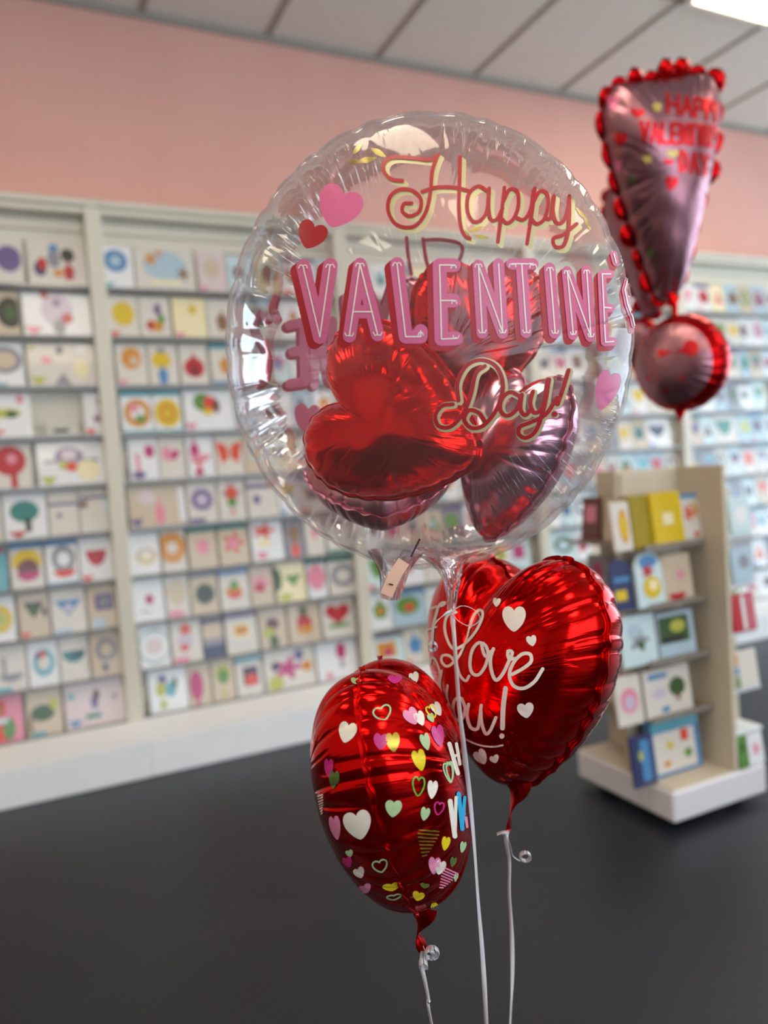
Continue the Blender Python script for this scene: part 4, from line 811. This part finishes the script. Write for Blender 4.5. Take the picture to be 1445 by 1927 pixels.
# ---- ribbons
def ribbon(label, pts, curl, part):
    V, F = strip(pts, .0058, FW, lambda t: .9 * math.sin(14 * t), .0004, .006)
    t = thing('curling_ribbon', label, 'ribbon', tuple(pts[-1]), 'white curling ribbons'); obj('streamer', V, F, M_RIB, t, True)
    for c_ in curl:
        V, F = strip(c_, .0048, FW.cross(UP), lambda t: 0, .0005, .0015); obj(part, V, F, M_RIB, t, True)
def coil(cx, cy, d, r, n, drift=(0, 0), start=0, lean_=.5):
    out = []
    for i in range(n * 10 + 1):
        a = start + 6.283 * i / 10; out.append(pix(cx + r * math.cos(a) + drift[0] * i / 10, cy + r * math.sin(a) * .9 + drift[1] * i / 10, d + lean_ * .01 * math.sin(a) - .001 * i / 10))
    return out
def down(pts, d, end):
    P0 = [pix(x, y, dd) for x, y, dd in pts]; l = P0[-1]; e = Vector((end[0], end[1], .003)); P0 += [l.lerp(e, .5) + Vector((.01, 0, 0)), e]; return P0
gr = on_y(900, 1900, 1.0)
EX, EY = .52, .93
ribbon('white ribbon tied to the clear balloon tail, passing between the two red hearts', down([(850, 1146, .955), (853, 1180, .86), (858, 1250, .845), (864, 1330, .85), (872, 1400, .86), (884, 1500, .90), (893, 1600, .91), (900, 1700, .92), (908, 1800, .93), (915, 1927, .94)], 0, (EX, EY)),
       [coil(813, 1216, .90, 8, 2, (1, .5)), [pix(850, 1150, .90), pix(835, 1158, .89), pix(818, 1175, .89), pix(815, 1205, .9)], [pix(850, 1150, .90), pix(870, 1140, .9), pix(893, 1148, .9), pix(903, 1165, .9), pix(885, 1178, .9), pix(862, 1168, .9), pix(850, 1152, .9)]], 'bow')
ribbon('white ribbon hanging from the I Love you heart, ending in a ringlet', down([(955, 1562, 1.048), (952, 1580, 1.045), (958, 1620, 1.05), (958, 1680, 1.05), (963, 1760, 1.05), (964, 1840, 1.05), (960, 1927, 1.05)], 0, (EX + .01, EY + .02)),
       [[pix(944, 1568, 1.042), pix(953, 1572, 1.04), pix(960, 1590, 1.04), pix(965, 1610, 1.04), pix(978, 1620, 1.04)], coil(986, 1612, 1.04, 9, 3, (1.5, 0), 2.2), [pix(935, 1570, 1.042), pix(945, 1566, 1.04), pix(958, 1566, 1.04)]], 'ringlet')
ribbon('white ribbon hanging from the patterned heart, bunched in a knot of curls', down([(796, 1790, .948), (793, 1815, .945), (798, 1840, .945), (806, 1880, .95), (812, 1927, .95)], 0, (EX - .01, EY)),
       [coil(812, 1792, .945, 12, 3, (.8, .6)), coil(806, 1796, .94, 8, 3, (1.5, -.5), 1), coil(815, 1788, .938, 6, 2, (1, 1), 2), coil(796, 1812, .942, 8, 2, (.5, 3), .5), [pix(796, 1780, .945), pix(800, 1795, .94), pix(792, 1815, .94), pix(797, 1830, .942)]], 'ringlet')

# ---- the exclamation balloons in the distance
def ruffle(rim, ctr, axis, n, r0, m_, parent):
    N = len(rim); V = []; F = []; K = 8
    for i, p in enumerate(rim):
        tg = (rim[(i + 1) % N] - rim[i - 1]).normalized(); nn = tg.cross(axis).normalized()
        if nn.dot(p - ctr) < 0: nn = -nn
        k_ = int(n * i / N); f = abs(math.sin(math.pi * n * i / N)) ** .6; rr_ = r0 * f * (.45 + .9 * abs(noise.noise(Vector((k_ * 1.7, .3, 0)))) * 2) * (.45 + .75 * max(0, min(1, .5 + (p - ctr).dot(UP) / .6))) + .0015; c = p + nn * rr_ * .9
        for k in range(K):
            a = 6.283 * k / K; V.append(c + nn * rr_ * math.cos(a) + axis * rr_ * .8 * math.sin(a))
    for i in range(N):
        i2 = (i + 1) % N
        for k in range(K): F.append((i * K + k, i * K + (k + 1) % K, i2 * K + (k + 1) % K, i2 * K + k))
    obj('ruffled_edge', V, F, m_, parent, True)
def exclaim(label, d, cx1, cy1, w1, h1, yaw1, roll1, cx2, cy2, w2, seed, prints):
    Mx = frame(cx1, cy1, d, yaw=yaw1, pitch=-4, roll=roll1)
    s = d / FPX
    V, F, SV, SF, rim, AT = pillow(Mx, exclaim_outline, w1 * s, h1 * s, w1 * s * .62, 30, .05, seed, nA=360, nR=36, rough_=.003, wr=5, cy=.12)
    low = pix(cx2, cy2 + w2 / 2, d); t = thing('exclamation_balloon', label, 'balloon', tuple(low), 'exclamation mark balloons')
    obj('upper_body', V, F, M_DUSK, t, True, at=AT)
    ruffle(rim, Mx.translation, Mx.to_3x3().col[2].normalized(), 24, .018, M_DSEAM, t)
    bv = BVHTree.FromPolygons([tuple(v) for v in V], F)
    M2 = frame(cx2, cy2, d, yaw=-24, pitch=0, roll=0)
    V2, F2, S2_, SF2, rim2, AT2 = pillow(M2, circle_outline, w2 * s, w2 * 1.02 * s, w2 * s * .66, 26, .05, seed + 1, nA=260, nR=30, rough_=.0025, wr=6)
    rd2 = [1 if (M2.inverted() @ V2[f[0]]).xy.length > w2 * s * .40 else 0 for f in F2]
    bl = obj('lower_ball', V2, F2, [M_DUSK, M_DSEAM], t, True, rd2, AT2)
    bv2 = BVHTree.FromPolygons([tuple(v) for v in V2], F2)
    q1 = pix(cx2 - 20, cy1 + h1 / 2 - 14, d); q2 = pix(cx2 - 14, cy2 - w2 / 2 + 10, d)
    V3, F3 = strip([q1, q1.lerp(q2, .5) + RT * .006, q2], lambda t_: .03 - .05 * t_ * (1 - t_), FW, lambda t_: t_ * 1.5, .002, .004); obj('neck', V3, F3, M_SEAM, t, True)
    V3, F3 = strip([pix(cx2 - 3, cy2 + w2 / 2 - 6, d), pix(cx2 - 2, cy2 + w2 / 2 + 8, d), pix(cx2 - 4, cy2 + w2 / 2 + 26, d)], lambda t_: .026 * (1 - t_) + .01, FW, lambda t_: t_ * 2, .002, .004); obj('tail', V3, F3, M_SEAM, t, True)
    if prints: prints(bv, bv2, t)
    return t
GLY = {'H': [[(0, 0), (0, 1)], [(1, 0), (1, 1)], [(0, .5), (1, .5)]], 'A': [[(0, 1), (.5, 0), (1, 1)], [(.2, .65), (.8, .65)]], 'P': [[(0, 1), (0, 0), (.9, .05), (.9, .5), (0, .52)]], 'Y': [[(0, 0), (.5, .5), (1, 0)], [(.5, .5), (.5, 1)]],
       'V': [[(0, 0), (.5, 1), (1, 0)]], 'L': [[(0, 0), (0, 1), (.9, 1)]], 'E': [[(.9, 0), (0, 0), (0, 1), (.9, 1)], [(0, .5), (.8, .5)]], 'N': [[(0, 1), (0, 0), (1, 1), (1, 0)]], 'T': [[(0, 0), (1, 0)], [(.5, 0), (.5, 1)]], 'I': [[(.5, 0), (.5, 1)]],
       'D': [[(0, 0), (0, 1), (.8, .8), (.9, .4), (.6, .1), (0, 0)]], "'": [[(.5, 0), (.4, .3)]], 'S': [[(.9, .1), (.2, 0), (0, .25), (.9, .7), (.8, 1), (0, .92)]]}
def word(pr_, txt, x0, y0, x1, y1, h, lw):
    n = len(txt)
    for i, ch in enumerate(txt):
        u0 = i / n; u1 = (i + .72) / n
        for st in GLY[ch]:
            pts = []
            for gx_, gy_ in st:
                u = u0 + (u1 - u0) * gx_; x = x0 + (x1 - x0) * (math.sin(u * math.pi / 2 * .96) if n > 4 else u); pts.append((x, y0 + (y1 - y0) * u + h * gy_))
            pr_.stroke(pts, lw, False)
def ex_print(bv, bv2, t):
    mr_ = mat('metallic red print', 'c81820', .3, .6)
    for a_ in (('HAPPY', 1256, 178, 1348, 196, 34, 7), ("VALENTINE'S", 1206, 230, 1350, 242, 36, 8), ('DAY', 1280, 284, 1338, 292, 38, 7)):
        r = Print(bv, off=.002); word(r, *a_); r.build('red_lettering', mr_, t)
    for x, y, w_, h_ in ((1199, 213, 26, 16), (1168, 262, 24, 26), (1263, 345, 24, 28), (1258, 305, 20, 10)):
        r = Print(bv, off=.002); r.shape(PH, x, y, w_, h_, 10, 3); r.build('red_heart_print', mr_, t)
    for nm, col, L in (('yellow_hearts_print', 'c8b060', ((1265, 290, 24, 14), (1218, 300, 18, 16), (1236, 203, 18, 18))), ('pink_hearts_print', 'd06a90', ((1153, 194, 22, 28), (1164, 312, 16, 20))), ('green_hearts_print', '4a5a34', ((1189, 337, 12, 16), (1224, 478, 12, 18)))):
        for x, y, w_, h_ in L:
          p_ = Print(bv, off=.002); p_.shape(PH, x, y, w_, h_, 0, 3)
          p_.build(nm[:-12] + '_heart_print', mat(nm.replace('_', ' '), col, .35, .3), t)
    r = Print(bv2, off=.002)
    r.shape(shape2d('q'), 1268, 662, 118, 30, -6, 4)
    r.disc(1300, 655, 15); r.build('red_band', mr_, t)
    for x, y in ((1283, 712), (1253, 735), (1220, 712), (1240, 765)):
        r = Print(bv2, off=.002); r.disc(x, y, 4); r.build('red_dot', mr_, t)
exclaim('pink foil exclamation mark balloon with red ruffled edge and red lettering, upper right', 2.15, 1246, 368, 228, 392, 30, 0, 1282, 684, 178, 51, ex_print)
exclaim('pale pink foil exclamation mark balloon half hidden behind the front one and the clear balloon', 2.6, 1212, 470, 130, 250, -20, 8, 1200, 645, 92, 61, None)
print('cards', N_CARD[0])
